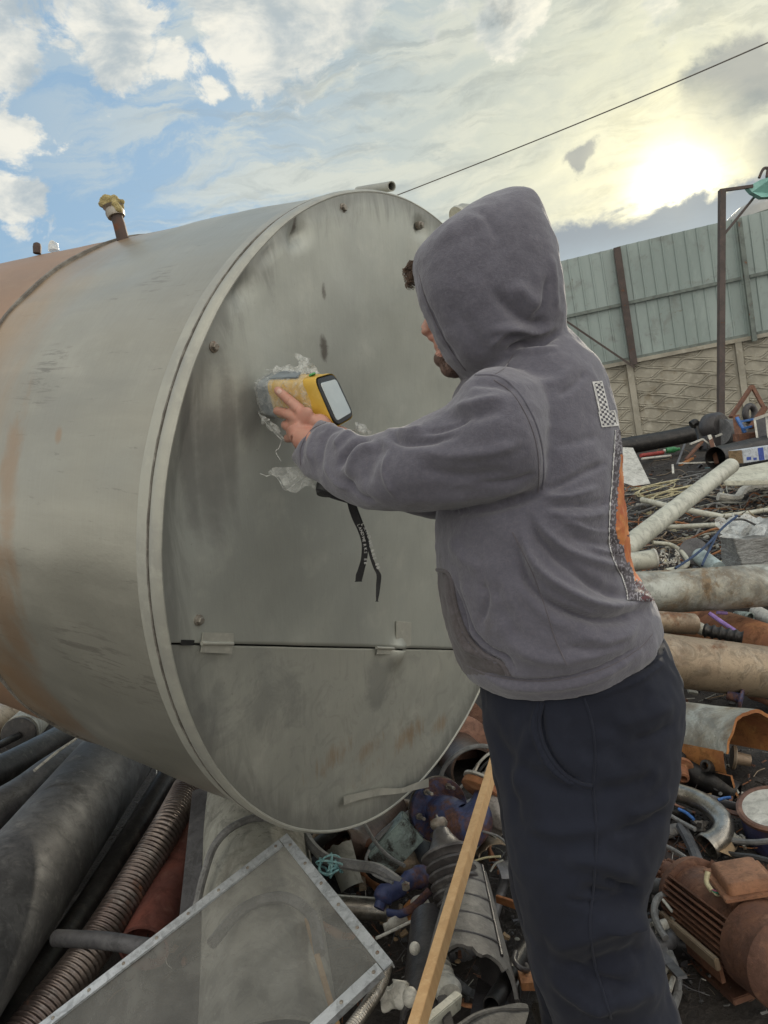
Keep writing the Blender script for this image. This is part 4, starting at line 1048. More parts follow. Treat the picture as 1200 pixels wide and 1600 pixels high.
M_stub = mat('stubbled skin', (.15, .095, .075), (.10, .065, .052), (.24, .15, .12), scale=60, rough=.7, bump=.5, bscale=500, bdist=.001)
body.data.materials.append(M_stub)
_c = coords(body.data)+np.array(world_of(body).translation); _px, _py = proj_np(_c); _ok = (_px < 735) & (_py > 543+(_px-680)*-.35) & (_py < 620) & (_px > 660)
_lip = (np.hypot((_px-687)/8, (_py-547)/9) < 1)
for p_ in body.data.polygons:
    if all(_ok[i] and not _lip[i] for i in p_.vertices): p_.material_index = 1
M_eye = mat('eyeball white', (.6, .58, .55), scale=5, rough=.2, bump=0)
for s in (-1, 1):
    e = new('eye', ell(H(689, 474, 1.28-.03*s), fdir*.013, hside*.0145, hup*.012, 14), M_eye, body)
    new('iris', ell(H(689, 474, 1.28-.03*s)+fdir*.0115, fdir*.003, hside*.006, hup*.006, 10), M_hair, e)
# hair: forelock sticking out of the hood and stubble
def lock(p0, p1, p2, n, spread, seed, r=.0011):
    rn = random.Random(seed); parts = []
    for i in range(n):
        j = Vector((rn.uniform(-1, 1), rn.uniform(-1, 1), rn.uniform(-1, 1)))*spread
        k = Vector((rn.uniform(-1, 1), rn.uniform(-1, 1), rn.uniform(-1, 1)))*spread*1.3
        parts.append(sweep(cat_rom([p0+j*.6, p1+j, p2+k, p2+k*1.4+Vector((0, 0, -.004))+RT*.006], 5), [r]*14+[r*.7, r*.3], 5))
    return join(*parts)
hr = new('hair', join(lock(H(662, 425, 1.27), H(645, 415, 1.27), H(636, 425, 1.27), 90, .006, 1, .0005), lock(H(662, 435, 1.26), H(646, 428, 1.26), H(639, 440, 1.26), 80, .006, 2, .0005), lock(H(660, 420, 1.28), H(644, 412, 1.28), H(641, 420, 1.28), 50, .006, 3, .0005)), M_hair, person, auto=False)
def stub():
    rn = random.Random(4); parts = []
    for i in range(260):
        px, py = rn.uniform(684, 716), rn.uniform(545, 592)
        if px < 684+(py-556)*.55-1: continue
        p = onsurf(bb, px, py, 0)
        if p is None or abs((p-EYE).dot(fw)-1.27) > .06: continue
        q = p-RT*rn.uniform(.0005, .002)-UP*rn.uniform(.001, .003)-fw*.001
        parts.append(sweep([p, q], [.00045, .0002], 4))
    return join(*parts)
new('beard', stub(), M_beard, body, auto=False)

# ============================================================ strap and plastic film
M_strap = mat('black woven strap', (.012, .012, .013), (.02, .02, .021), scale=60, rough=.8, bump=.4)
M_text = mat('white woven lettering', (.62, .62, .60), scale=60, rough=.8)
def ribbon(cl, wd, tw, th=.0018):
    """cl px points with depth; wd px widths; tw across-direction angles"""
    V, Fc = [], []
    for (x, y, d), w, a in zip(cl, wd, tw):
        s = (RT*math.cos(a)+fw*math.sin(a))*(w/F_PX*d/2/max(.25, abs(math.cos(a)))); n = (fw*math.cos(a)-RT*math.sin(a))*th/2
        c = P(x, y, d); V += [c-s-n, c+s-n, c+s+n, c-s+n]
    for i in range(len(cl)-1):
        for k in range(4): Fc.append((i*4+k, i*4+(k+1) % 4, i*4+4+(k+1) % 4, i*4+4+k))
    Fc += [(0, 1, 2, 3), tuple(len(V)-1-k for k in range(4))]
    return V, Fc
def dense(lst, n=6):
    a = [Vector((x, y, d)) for x, y, d in lst]; return [(v.x, v.y, v.z) for v in cat_rom(a, n)]
c1 = dense([(547, 780, 1.33), (551, 795, 1.33), (557, 812, 1.33), (565, 830, 1.33), (570, 850, 1.33), (569, 872, 1.33), (565, 888, 1.33), (562, 898, 1.33), (560, 909, 1.33)])
w1 = [11, 12, 12, 11, 9.5, 9.5, 10, 11.5, 9.5]; c2 = dense([(552, 790, 1.34), (562, 815, 1.34), (571, 836, 1.335), (576, 856, 1.33), (582, 876, 1.33), (588, 890, 1.33), (592, 899, 1.33), (591, 915, 1.33), (590, 928, 1.33), (589, 940, 1.33)])
w2 = [10, 9, 6.5, 4, 5, 6.5, 7, 6.5, 5, 2]
def expand(w, n): return [w[min(int(i/(n-1)*(len(w)-1)), len(w)-2)]*(1-(i/(n-1)*(len(w)-1)) % 1)+w[min(int(i/(n-1)*(len(w)-1))+1, len(w)-1)]*((i/(n-1)*(len(w)-1)) % 1) for i in range(n)]
strap = thing('wrist_strap', 'black woven wrist strap with white lettering dangling below the grey sleeve', 'strap', P(560, 909, 1.33))
new('webbing', ribbon(c1, expand(w1, len(c1)), [.3]*len(c1)), M_strap, strap, smooth=False)
new('webbing', ribbon(c2, expand(w2, len(c2)), [-.4]*len(c2)), M_strap, strap, smooth=False)
new('webbing', ribbon(dense([(497, 764, 1.33), (508, 770, 1.33), (522, 778, 1.33), (548, 786, 1.33)]), expand([7, 12, 12, 12], 19), [0]*19), M_strap, strap, smooth=False)
def text3(body_, p, xdir, ydir, size, mt, parent, name='lettering', ext=.0003):
    cu = bpy.data.curves.new('t', 'FONT'); cu.body = body_; cu.size = size; cu.extrude = ext; cu.align_x = 'LEFT'; cu.resolution_u = 3
    o = bpy.data.objects.new('t', cu); C.objects.link(o); bpy.context.view_layer.update()
    me = evaluated(o); bpy.data.objects.remove(o)
    x = Vector(xdir).normalized(); y = Vector(ydir); y = (y-x*y.dot(x)).normalized(); z = x.cross(y)
    V = [p+x*v.co.x+y*v.co.y+z*v.co.z for v in me.vertices]; Fc = [tuple(q.vertices) for q in me.polygons]
    return new(name, (V, Fc), mt, parent, smooth=False)
def along_text(word, pts, size):
    n = len(word)
    for i, ch in enumerate(word):
        t = i/max(1, n-1)*(len(pts)-1); k = min(int(t), len(pts)-2); q = t-k
        a, b = P(*pts[k]), P(*pts[k+1]); p = a.lerp(b, q); x = (b-a).normalized(); y = x.cross(-fw)*-1
        if ch != ' ': yield ch, p, x, size
def run_text(word, pts, size):
    parts = []
    for ch, p, x, s in along_text(word, pts, size):
        o = text3(ch, p, x, (x.cross(fw)), s, M_text, strap); me = o.data
        parts.append(([v.co+world_of(o).translation for v in me.vertices], [tuple(f.vertices) for f in me.polygons])); bpy.data.objects.remove(o)
    new('lettering', join(*parts), M_text, strap, smooth=False)
run_text('LANDWERKS EB', [(564, 819, 1.322), (573, 835, 1.322), (578, 856, 1.322), (583, 873, 1.322), (588, 886, 1.322)], .0085)
run_text('LANDWERKS EB', [(558, 820, 1.319), (565, 836, 1.319), (569, 858, 1.319), (569, 878, 1.319)], .0075)

M_film = film('thin clear plastic film', (.75, .77, .73), .26, rough=.12, scale=60, bump=1.0)
M_film2 = film('crumpled clear film', (.78, .80, .76), .38, rough=.12, scale=90, bump=1.0)
def crumple(vf, amp, sc_, seed):
    V, Fc = vf
    return [v+Vector((noise.noise(v*sc_+Vector((seed, 0, 0))), noise.noise(v*sc_+Vector((0, seed, 7))), noise.noise(v*sc_+Vector((3, 5, seed)))))*amp for v in V], Fc
def sheet(pxs, nu=14, nv=8):
    """bilinear patch from 4 (px,py,d) corners"""
    q = [P(*p) for p in pxs]; V, Fc = [], []
    for j in range(nv+1):
        for i in range(nu+1): u, v = i/nu, j/nv; V.append(q[0].lerp(q[1], u).lerp(q[3].lerp(q[2], u), v))
    for j in range(nv):
        for i in range(nu): k = j*(nu+1)+i; Fc.append((k, k+1, k+nu+2, k+nu+1))
    return V, Fc
wr = thing('plastic_film', 'thin clear plastic film wrapped crumpled round the yellow analyser', 'plastic film', ND-Vector((0, 0, .05)))
rs = [ringat(t, s, .25) for t, s in ((.985, 1.06), (.93, 1.08), (.85, 1.07), (.7, 1.06), (.6, 1.05), (.5, 1.04), (.4, 1.05), (.3, 1.05), (.22, 1.04), (.17, 1.035))]
rs2 = []
for a, b in zip(rs[:-1], rs[1:]):
    for k in range(4): rs2.append([x.lerp(y, k/4) for x, y in zip(a, b)])
new('wrap', crumple(ringloft(rs2, False, False), .004, 60, 2), M_film, wr, auto=False)
tufts = [((392, 578, 1.475), (408, 566, 1.475), (412, 592, 1.47), (396, 600, 1.47)), ((418, 572, 1.45), (440, 574, 1.45), (462, 582, 1.42), (426, 584, 1.46)),
         ((462, 553, 1.43), (484, 556, 1.42), (492, 582, 1.40), (468, 578, 1.42)), ((435, 572, 1.45), (480, 574, 1.42), (500, 583, 1.39), (440, 582, 1.44)),
         ((398, 640, 1.46), (440, 672, 1.42), (445, 690, 1.41), (420, 672, 1.45)), ((552, 662, 1.38), (566, 664, 1.39), (584, 674, 1.40), (548, 676, 1.38))]
for i, q in enumerate(tufts): new('loose_fold', crumple(sheet(q, 24, 16), .010, 70, i*3.3), M_film2, wr, auto=False)
new('hanging_flap', crumple(sheet(((420, 738, 1.40), (492, 715, 1.37), (496, 762, 1.36), (448, 766, 1.38)), 20, 10), .012, 40, 9), M_film, wr, auto=False)
for pts in ([(407, 740, 1.41), (418, 744, 1.40), (426, 741, 1.40), (436, 750, 1.39), (446, 766, 1.38), (462, 755, 1.37), (480, 740, 1.37)], [(440, 688, 1.4), (436, 700, 1.4), (431, 706, 1.4), (440, 722, 1.4)],
            [(400, 600, 1.46), (420, 612, 1.44), (432, 618, 1.43)], [(404, 646, 1.46), (425, 672, 1.43), (441, 688, 1.41)], [(392, 602, 1.47), (388, 585, 1.48), (396, 570, 1.475), (408, 572, 1.47), (410, 588, 1.465)]):
    c = cat_rom([P(*p) for p in pts], 8); new('film_edge', sweep(c, [.0006+.0012*abs(noise.noise(v*90)) for v in c], 5), M_film2, wr, auto=False)
# ============================================================ scrap : materials
GRIME = .6
M_pdark = mat('dark grey steel pipe', (.15, .155, .16), (.07, .072, .076), (.27, .275, .27), scale=4.5, rough=.6, metal=.2, bump=.35, rust=.12, dirt=.3, dirtc=(.03, .028, .026))
M_pblack = mat('black oily steel pipe', (.035, .033, .032), (.02, .02, .02), (.11, .10, .085), scale=6, stretch=(1, 1, 1), rough=.42, metal=.4, bump=.4, rust=.1)
M_pgrey = mat('scuffed grey pipe', (.13, .13, .135), (.09, .09, .095), (.20, .20, .20), scale=6, rough=.55, metal=.3, bump=.3, dirt=.3, dirtc=(.05, .045, .04))
M_pale = mat('pale dusty pipe', (.36, .36, .31), (.28, .28, .24), (.44, .44, .39), scale=4, rough=.75, bump=.3, dirt=.5, dirtc=(.14, .13, .11))
M_redp = mat('faded red painted steel', (.22, .075, .055), (.15, .06, .05), (.26, .14, .11), scale=5, rough=.6, bump=.3, dirt=.3)
M_galv = mat('pale galvanised pipe with brown dirt', (.42, .44, .40), (.30, .28, .22), (.52, .54, .50), scale=5, rough=.55, metal=.25, bump=.3, rust=.45, rustc=(.24, .17, .10), dirt=.7, dirtc=(.15, .12, .085))
M_tan = mat('tan stained steel pipe', (.32, .25, .17), (.21, .15, .10), (.42, .37, .29), scale=4.5, rough=.5, metal=.35, bump=.3, rust=.3, rustc=(.20, .10, .05), dirt=.3, dirtc=(.10, .07, .05))
M_rustp = mat('rusty orange steel', (.34, .15, .06), (.22, .09, .045), (.42, .24, .12), scale=6, rough=.85, bump=.6, rust=.4, rustc=(.14, .06, .03))
M_orange = mat('bright orange rust', (.36, .155, .045), (.25, .095, .035), (.42, .23, .08), scale=7, rough=.85, bump=.5, dirt=.2, dirtc=(.12, .06, .03))
M_rmotor = mat('brown rusty cast iron', (.17, .075, .04), (.10, .048, .032), (.27, .14, .085), scale=9, rough=.78, bump=.55, dirt=.3, dirtc=(.05, .03, .022))
M_rlid = mat('orange brown rusted lid', (.27, .125, .062), (.19, .085, .045), (.36, .19, .10), scale=11, rough=.75, bump=.4, dirt=.15, dirtc=(.10, .05, .03))
M_copper = mat('brown copper-toned steel', (.23, .12, .08), (.14, .075, .055), (.36, .21, .14), scale=6, rough=.5, metal=.45, bump=.3, rust=.2)
M_dbrown = mat('dark brown glossy steel', (.10, .065, .048), (.06, .042, .034), (.18, .11, .08), scale=7, rough=.38, metal=.4, bump=.3)
M_blue = mat('chipped blue paint', (.042, .062, .155), (.03, .04, .11), (.085, .11, .22), scale=8, rough=.55, bump=.4, rust=.62, rustc=(.14, .065, .045), rscale=11, dirt=.35, dirtc=(.04, .035, .035))
M_steel = mat('worn shiny steel', (.36, .34, .30), (.22, .20, .17), (.48, .46, .42), scale=10, rough=.32, metal=.85, bump=.2, dirt=.3, dirtc=(.06, .05, .04))
M_ins = mat('dusty dark brown porcelain', (.075, .068, .066), (.05, .046, .046), (.17, .165, .155), scale=9, rough=.42, bump=.3, dirt=.3, dirtc=(.20, .19, .17), spec=.6)
M_cast = mat('dusty grey cast shell', (.155, .15, .14), (.10, .095, .09), (.24, .235, .215), scale=7, rough=.62, bump=.4, dirt=.3, dirtc=(.06, .05, .05))
M_castd = mat('dark oily cast shell', (.05, .046, .048), (.035, .032, .033), (.09, .085, .085), scale=7, rough=.42, bump=.4)
GRIME = .08
M_wood = mat('fresh pine wood', (.55, .36, .18), (.48, .30, .14), (.62, .44, .25), scale=3, stretch=(9, 9, 1), rough=.75, bump=.2, dirt=.08, dirtc=(.25, .15, .08))
GRIME = .6
M_wht = mat('dirty white plastic', (.55, .54, .48), (.44, .43, .38), (.64, .63, .58), scale=9, rough=.5, bump=.15, dirt=.3, dirtc=(.2, .18, .15))
M_pvc = mat('grimy white pvc', (.50, .50, .42), (.40, .40, .33), (.58, .58, .51), scale=3, rough=.5, bump=.12, dirt=.3, dirtc=(.24, .22, .16))
M_cab = mat('grey cable sheath', (.20, .20, .195), (.13, .13, .125), (.28, .28, .27), scale=16, rough=.55, bump=.15)
M_cabd = mat('black cable sheath', (.03, .03, .03), (.05, .05, .05), scale=16, rough=.5, bump=.15)
M_cabb = mat('blue wire insulation', (.05, .16, .45), scale=16, rough=.5)
M_alu = mat('bright aluminium angle', (.52, .55, .57), (.42, .45, .47), (.60, .62, .64), scale=14, rough=.38, metal=.6, bump=.2, dirt=.3, dirtc=(.26, .25, .22))
M_card = mat('brown cardboard', (.30, .21, .12), scale=9, rough=.9)
M_teal = mat('dirty pale teal paint', (.33, .42, .39), (.24, .29, .27), (.42, .50, .47), scale=9, rough=.6, bump=.3, rust=.55, rustc=(.06, .05, .045), rscale=12)
M_cream = mat('grimy cream board', (.50, .50, .41), (.42, .41, .33), scale=3, rough=.7, dirt=.3, dirtc=(.3, .28, .2))
M_wrapm = mat('grey stretch wrap', (.33, .34, .33), (.22, .22, .21), (.50, .51, .50), scale=7, stretch=(1, 1, 4), rough=.38, bump=.9, bscale=16, bdist=.03)
M_purple = mat('purple plastic', (.34, .22, .56), scale=9, rough=.4)
M_yelw = mat('cream yellow wire', (.62, .56, .34), scale=16, rough=.5)
M_magn = mat('pink wire', (.45, .10, .20), scale=16, rough=.5)
M_greenw = mat('green wire', (.05, .36, .22), scale=16, rough=.5)
M_tealr = mat('teal twine', (.18, .40, .42), (.30, .50, .50), scale=30, rough=.8)
M_rag = mat('dirty grey rag', (.24, .22, .20), (.14, .125, .11), (.36, .35, .33), scale=12, rough=.95, bump=.6)

def T1(name, vf, m, label, cat, group=None, **k): o = new(name, vf, m, **k); return tag(o, label, cat, group)
def pipe(label, pts, r, m, wall=.006, seg=28, n=8, name='scrap_pipe', cat='pipe', group=None, rough=.03, seed=0, ends=None, flat=1.0):
    """open steel pipe: tube plus a separate end rim part"""
    c = [p if isinstance(p, Vector) else P(*p) for p in pts]; path = cat_rom(c, n)
    t = thing(name, label, cat, (min(path, key=lambda v: v.z)-Vector((0, 0, r))), group)
    new('tube', sweep(path, r, seg, wall=wall, rough=rough, nseed=seed, flat=flat), m, t)
    for i, a in ((0, 0), (-1, 1)):
        d = (path[i]-path[i+(1 if i == 0 else -1)]).normalized()
        new('end_rim', sweep([path[i]+d*.0005, path[i]+d*.005], r*1.012, seg, wall=wall*1.3, flat=flat), ends or m, t)
    return t
def wire(label, pts, r, m, group='loose cables in the scrap', name='cable', cat='cable', n=8):
    c = [p if isinstance(p, Vector) else P(*p) for p in pts]
    return T1(name, sweep(cat_rom(c, n), r, 8), m, label, cat, group)
def arch(a, b, ra, rb, th0, th1, thick, upv, n=24, seg=36, ragged=0, seed=0, bulge=None):
    """part of a tube wall between two angles, as a closed thick shell. returns vf and material flags (0 outside, 1 inside, 2 edges)"""
    a, b = Vector(a), Vector(b); T = (b-a).normalized(); u = Vector(upv); u = (u-T*u.dot(T)).normalized(); s = T.cross(u)
    V, Fc, mi = [], [], []; W = seg+1
    for layer in (0, 1):
        for i in range(n+1):
            t = i/n
            for k in range(W):
                th = th0+(th1-th0)*k/seg; r = ra+(rb-ra)*t-thick*layer
                if bulge: r += bulge(t, th)
                q = t
                if ragged and i == n: q = t+ragged*noise.noise(Vector((th*2.2, seed, 1)))+ragged*.4*noise.noise(Vector((th*9, seed, 1)))
                r *= 1+.02*noise.noise(Vector((t*3, th*1.5, seed)))
                V.append(a+(b-a)*q+u*math.cos(th)*r+s*math.sin(th)*r)
    L0 = (n+1)*W
    for i in range(n):
        for k in range(seg):
            p = i*W+k; Fc.append((p, p+1, p+W+1, p+W)); mi.append(0)
            Fc.append((L0+p, L0+p+W, L0+p+W+1, L0+p+1)); mi.append(1)
    for i in range(n):
        for k in (0, seg): p = i*W+k; Fc.append((p, p+W, L0+p+W, L0+p)); mi.append(2)
    for k in range(seg):
        for i in (0, n): p = i*W+k; Fc.append((p, p+1, L0+p+1, L0+p)); mi.append(2)
    return (V, Fc), mi

# ------------------------------------------------------------ left: pipes under the tank
pipe('thick dark grey steel pipe under the tank, the widest at the lower left corner', [(182, 1183, 3.3), (93, 1300, 2.64), (-20, 1450, 2.06), (-150, 1620, 1.66)], .165, M_pdark, seg=48, rough=.006, seed=1)
pipe('narrow black oily pipe wedged between the thick grey pipe and the ribbed hose', [(268, 1205, 3.0), (150, 1398, 2.42), (50, 1545, 2.0), (-20, 1650, 1.8)], .046, M_pblack, seed=2)
hp_ = cat_rom([P(*p) for p in ((296, 1226, 2.75), (266, 1284, 2.5), (222, 1358, 2.33), (182, 1424, 2.18), (132, 1500, 2.03), (78, 1568, 1.9), (20, 1640, 1.78))], 40)
def ribbed(path, r, pitch, depth):
    L_ = 0; rr = []; out = []; n = None
    ds = pitch/6; acc = 0; pts = [path[0]]
    for a, b in zip(path[:-1], path[1:]):
        seg_ = (b-a).length; t = ds-acc
        while t < seg_: pts.append(a.lerp(b, t/seg_)); t += ds
        acc = (acc+seg_) % ds
    prof = (0, .35, 1, 1, .35, 0)
    return pts, [r-depth+depth*prof[i % 6] for i in range(len(pts))]
M_hose = mat('brown steel ribbed hose', (.20, .165, .145), (.13, .10, .09), (.34, .32, .30), scale=5, rough=.36, metal=.7, bump=.2, rust=.2, dirt=.25)
a, b = ribbed(hp_, .056, .0155, .0065)
hs = thing('ribbed_metal_hose', 'thick ribbed flexible metal hose running down beside the narrow black pipe', 'hose', hp_[-1]-Vector((0, 0, .06)))
new('hose_body', sweep(a, b, 28), M_hose, hs, auto=False)
new('hose_collar', sweep([hp_[0], hp_[4]], .059, 28, wall=.004), M_pblack, hs)
pipe('short grey pipe lying across the ribbed hose', [(90, 1466, 2.05), (165, 1470, 1.97), (240, 1482, 1.88)], .0225, M_pgrey, seed=3)
pipe('faded red pipe between the ribbed hose and the big pale pipe', [(335, 1215, 2.95), (285, 1340, 2.5), (225, 1480, 2.12)], .075, M_redp, seed=4)
T1('steel_bar', bar(P(316, 1235, 2.5), P(298, 1440, 2.05), .062, .03, up=-fw), M_pgrey, 'flat dark steel bar standing between the red pipe and the big pale pipe', 'bar', bevel=.002)
pipe('big pale dusty pipe running under the framed mesh panel', [(392, 1225, 2.62), (400, 1330, 2.28), (412, 1470, 1.95), (425, 1680, 1.6)], .165, M_pale, seg=48, rough=.01, seed=5)
wire('dark cable looping over the big pale pipe beside the panel corner', [(306, 1420, 1.95), (318, 1370, 2.0), (335, 1322, 2.06), (362, 1293, 2.1), (402, 1278, 2.16), (440, 1285, 2.2)], .011, M_cab)
pipe('black pipe with a peeling pale streak along its top, far left below the tank', [(-60, 1236, 3.3), (20, 1196, 3.6), (100, 1153, 4.0), (150, 1128, 4.4)], .078, M_pblack, seed=6)
pipe('grey pipe lying between the streaked black pipe and the thick grey pipe', [(-60, 1300, 2.7), (20, 1255, 2.95), (95, 1202, 3.25), (160, 1160, 3.6)], .085, M_pgrey, seed=7)
pipe('thin white rod resting on the grey pipe at the left', [(55, 1203, 2.9), (88, 1176, 3.0), (118, 1155, 3.1)], .006, M_wht, wall=.002, seg=10, name='rod', cat='rod')
pc = thing('capped_pipe', 'pale pipe at the left edge with a dark round cap and thin rod', 'pipe', P(0, 1180, 4.2))
new('tube', sweep([P(60, 1116, 5.2), P(31, 1146, 4.35)], .105, 30), M_pale, pc)
new('end_cap', lathe(P(30, 1147, 4.33), (P(0, 1166, 4.0)-P(31, 1146, 4.35)), [(0, .10), (.012, .10), (.016, .085)], 30), M_pblack, pc)
new('rod', sweep(line(P(28, 1150, 4.3), P(-30, 1178, 3.9), 5), .022, 12), M_pblack, pc)
pipe('pale tan pipe touching the brown underside of the tank at the left edge', [(-60, 1165, 4.6), (0, 1128, 5.2), (50, 1098, 5.8)], .12, M_tan, seed=8)

# ------------------------------------------------------------ framed mesh panel
fa, fb = P(449, 1303, 1.78), P(614, 1504, 1.42)
ab = (fb-fa).normalized()
rr_ = ray(60, 1602); d_ = (fa-EYE).dot(ab)/rr_.dot(ab); f2 = EYE+rr_*d_; side_ = (f2-fa).normalized(); pn = ab.cross(side_).normalized()
if pn.dot(EYE-fa) < 0: pn = -pn
LEN = .95; fc, fd2 = fa+side_*LEN, fb+side_*LEN
pan = thing('framed_mesh_panel', 'aluminium framed grey mesh panel leaning on the pipes at the bottom', 'panel', fd2)
FW = .023
def frame_bar(a, b, inw):
    T = (b-a).normalized()
    V, Fc = join(box((a+b)/2+inw*FW/2, (b-a)/2, inw*FW/2, pn*.003), box((a+b)/2+inw*.0015-pn*.009, (b-a)/2, inw*.0015, pn*.006))
    return V, Fc
dwn = (fb-fa).normalized()
for k, (a, b, iw) in enumerate(((fa, fc, ab), (fb, fd2, -ab), (fa, fb, side_), (fc, fd2, -side_))):
    e = 0 if k > 1 else FW+.002; d = (b-a).normalized()
    fr_ = new('frame_bar', frame_bar(a+d*e, b-d*e, iw), M_alu, pan, smooth=False)
    n = max(2, int((b-a).length/.075))
    for i in range(n): new('rivet', lathe(a+d*((b-a).length*(i+.5)/n)+iw*FW*.5+pn*.003, pn, [(0, .0042), (.0015, .0036), (.002, .001)], 10), M_bolt, fr_)
M_mesh = bpy.data.materials.new('fine grey fly mesh'); M_mesh.use_nodes = True; g = NG(M_mesh.node_tree); g.n.clear()
tc = g.node('ShaderNodeTexCoord'); v = tc.outputs['Object']
cl = g.mix(g.ss(g.noise(v, 5, 8, .6, .8), .35, .65), (.15, .15, .14), (.24, .24, .22)); cl = g.mix(g.m('MULTIPLY', g.ss(g.noise(g.scalev(v, (3, 3, 3)), 9, 8, .7, 1.5), .5, .66), .5), cl, (.16, .155, .14))
pb_ = g.node('ShaderNodeBsdfPrincipled', {'Base Color': cl, 'Roughness': .55, 'Metallic': .35}); tb_ = g.node('ShaderNodeBsdfTransparent')
mx = g.node('ShaderNodeMixShader', {0: g.ss(g.noise(v, 3, 5, .5, .5), .3, .7, .52, .66), 1: tb_.outputs[0], 2: pb_.outputs[0]}); g.l.new(mx.outputs[0], g.node('ShaderNodeOutputMaterial').inputs[0])
q4 = [fa, fb, fd2, fc]; V, Fc = [], []
for j in range(61):
    for i in range(31):
        u, w = i/30, j/60; p = fa.lerp(fb, u).lerp(fc.lerp(fd2, u), w); e = min(u, 1-u, w*3, (1-w)*3)
        V.append(p-pn*(.0035+.005*min(1, e*4)*(1+noise.noise(Vector((u*2.5, w*5, 3))))+.003*noise.noise(Vector((u*8, w*16, 1)))))
for j in range(60):
    for i in range(30): k = j*31+i; Fc.append((k, k+1, k+32, k+31))
new('mesh_sheet', (V, Fc), M_mesh, pan, auto=False)
T1('wooden_strip', bar(P(480, 1440, 1.85), P(536, 1635, 1.42), .024, .012, up=-fw), M_wood, 'short pine strip poking out below the framed mesh panel', 'wood strip', bevel=.001)
wire('thin hose lying under the framed mesh panel', [(330, 1475, 1.74), (380, 1420, 1.84), (440, 1402, 1.86), (486, 1430, 1.80), (500, 1490, 1.7)], .014, M_cab, name='hose', cat='hose', group=None)

# ------------------------------------------------------------ centre: valve, insulator, shell, batten
vl = thing('blue_flanged_valve', 'chipped blue and rusty flanged valve body lying right of the tank bottom', 'valve', P(700, 1330, 2.25))
ax1 = (P(722, 1282, 2.17)-P(680, 1262, 2.36)).normalized(); c1_ = P(684, 1264, 2.36)
fl = new('flange', lathe(c1_, ax1, [(0, .097), (.004, .10), (.016, .10), (.02, .097), (.021, .055), (.03, .05)], 48), M_blue, vl)
new('gasket_ring', lathe(c1_-ax1*.012, ax1, [(0, .10), (.010, .104)], 48), M_steel, fl)
new('valve_body', sweep(cat_rom([c1_+ax1*.02, P(705, 1279, 2.27), P(730, 1292, 2.20), P(752, 1270, 2.22), P(762, 1245, 2.27)], 6), [.052, .055, .058, .06, .062, .063, .064, .065, .066, .066, .066, .066, .065, .063, .06, .057, .054, .052, .05, .048, .047, .046, .045, .044, .044], 28, rough=.03), M_blue, vl)
ax2 = (P(772, 1214, 2.30)-P(755, 1250, 2.26)).normalized(); c2_ = P(758, 1238, 2.27)
fl2 = new('flange', lathe(c2_-ax2*.01, ax2, [(0, .075), (.004, .08), (.022, .08), (.025, .077)], 40), M_rustp, vl)
new('gasket_ring', lathe(c2_+ax2*.018, ax2, [(0, .085), (.007, .085)], 40), M_wht, fl2)
def boltset(c, ax, rad, n, off, parent, ph=0, lenb=.04):
    ax = ax.normalized(); a = Vector((0, 0, 1)); a = (a-ax*a.dot(ax)).normalized(); b = ax.cross(a)
    for k in range(n):
        th = 2*math.pi*k/n+ph; p = c+(a*math.cos(th)+b*math.sin(th))*rad+ax*off
        new('flange_bolt', join(lathe(p, ax, [(0, .011), (.011, .011)], 6), lathe(p+ax*.010, ax, [(0, .006), (lenb, .006), (lenb+.002, .004)], 12)), M_bolt, parent, auto=30)
boltset(c1_, ax1, .078, 6, .02, fl, .4); boltset(c2_, ax2, .062, 4, .025, fl2, .3)
ins0, ins1 = P(684, 1281, 2.02), P(722, 1420, 1.86); ia = (ins1-ins0).normalized()
inn = thing('ribbed_insulator', 'dusty dark ribbed porcelain insulator standing behind the pine batten', 'insulator', ins1)
Lx = (ins1-ins0).length
prof = [(.022, .001), (.022, .016), (.030, .022), (.05, .030), (.075, .045), (.088, .066), (.092, .073), (.098, .072), (.102, .060), (.110, .055)]
z = .112
for k in range(6): prof += [(z, .056), (z+.006, .066), (z+.012, .067), (z+.018, .058), (z+.022, .053)]; z += .024
prof += [(z+.01, .05), (z+.02, .001)]
new('porcelain_body', lathe(ins0, ia, prof, 48), M_ins, inn)
new('metal_cap', lathe(ins0, ia, [(0, .001), (0, .010), (.001, .022), (.012, .025), (.018, .023), (.024, .018)], 30), M_bolt, inn)
new('pin', lathe(ins0-ia*.014, ia, [(0, .003), (.016, .006)], 12), M_steel, inn)
sh = thing('broken_cast_shell', 'broken ribbed grey cast shell with a ragged open end below the insulator', 'shell', P(730, 1540, 1.62))
sa, sb = P(728, 1372, 1.98), P(722, 1560, 1.58); shup = (-fw*.75+UP*.6+RT*.45)
def rib_b(t, th): return 0
(vf, mi) = arch(sa, sb, .060, .125, R(-115), R(75), .008, shup, ragged=.10, seed=3)
new('cast_wall', vf, [M_cast, M_castd, M_cast], sh, mi=mi)
for t_ in (.22, .42, .62, .82):
    q = []; T = (sb-sa).normalized(); u = (shup-T*shup.dot(T)).normalized(); s = T.cross(u); r = .060+.065*t_+.001
    for k in range(22): th = R(-5)+R(70)*k/21; q.append(sa+(sb-sa)*(t_+.03*math.sin(k*.15))+(u*math.cos(th)+s*math.sin(th))*r)
    new('raised_rib', sweep(q, .0035, 8), M_castd, sh)
q = [sa+(sb-sa)*t+(u*math.cos(R(-8))+s*math.sin(R(-8)))*(.0615+.065*t) for t in [i/12 for i in range(12)]]
new('raised_rib', sweep(q, .004, 8), M_castd, sh)
(vf, mi) = arch(P(672, 1440, 1.86), P(664, 1610, 1.50), .05, .055, R(-130), R(80), .006, -fw*.8+RT*-.3+UP*.4, ragged=.05, seed=6)
T1('dark_metal_trough', vf, [M_castd, M_castd, M_castd], 'dark oily curved metal trough left of the batten, under the broken shell', 'metal piece', mi=mi)
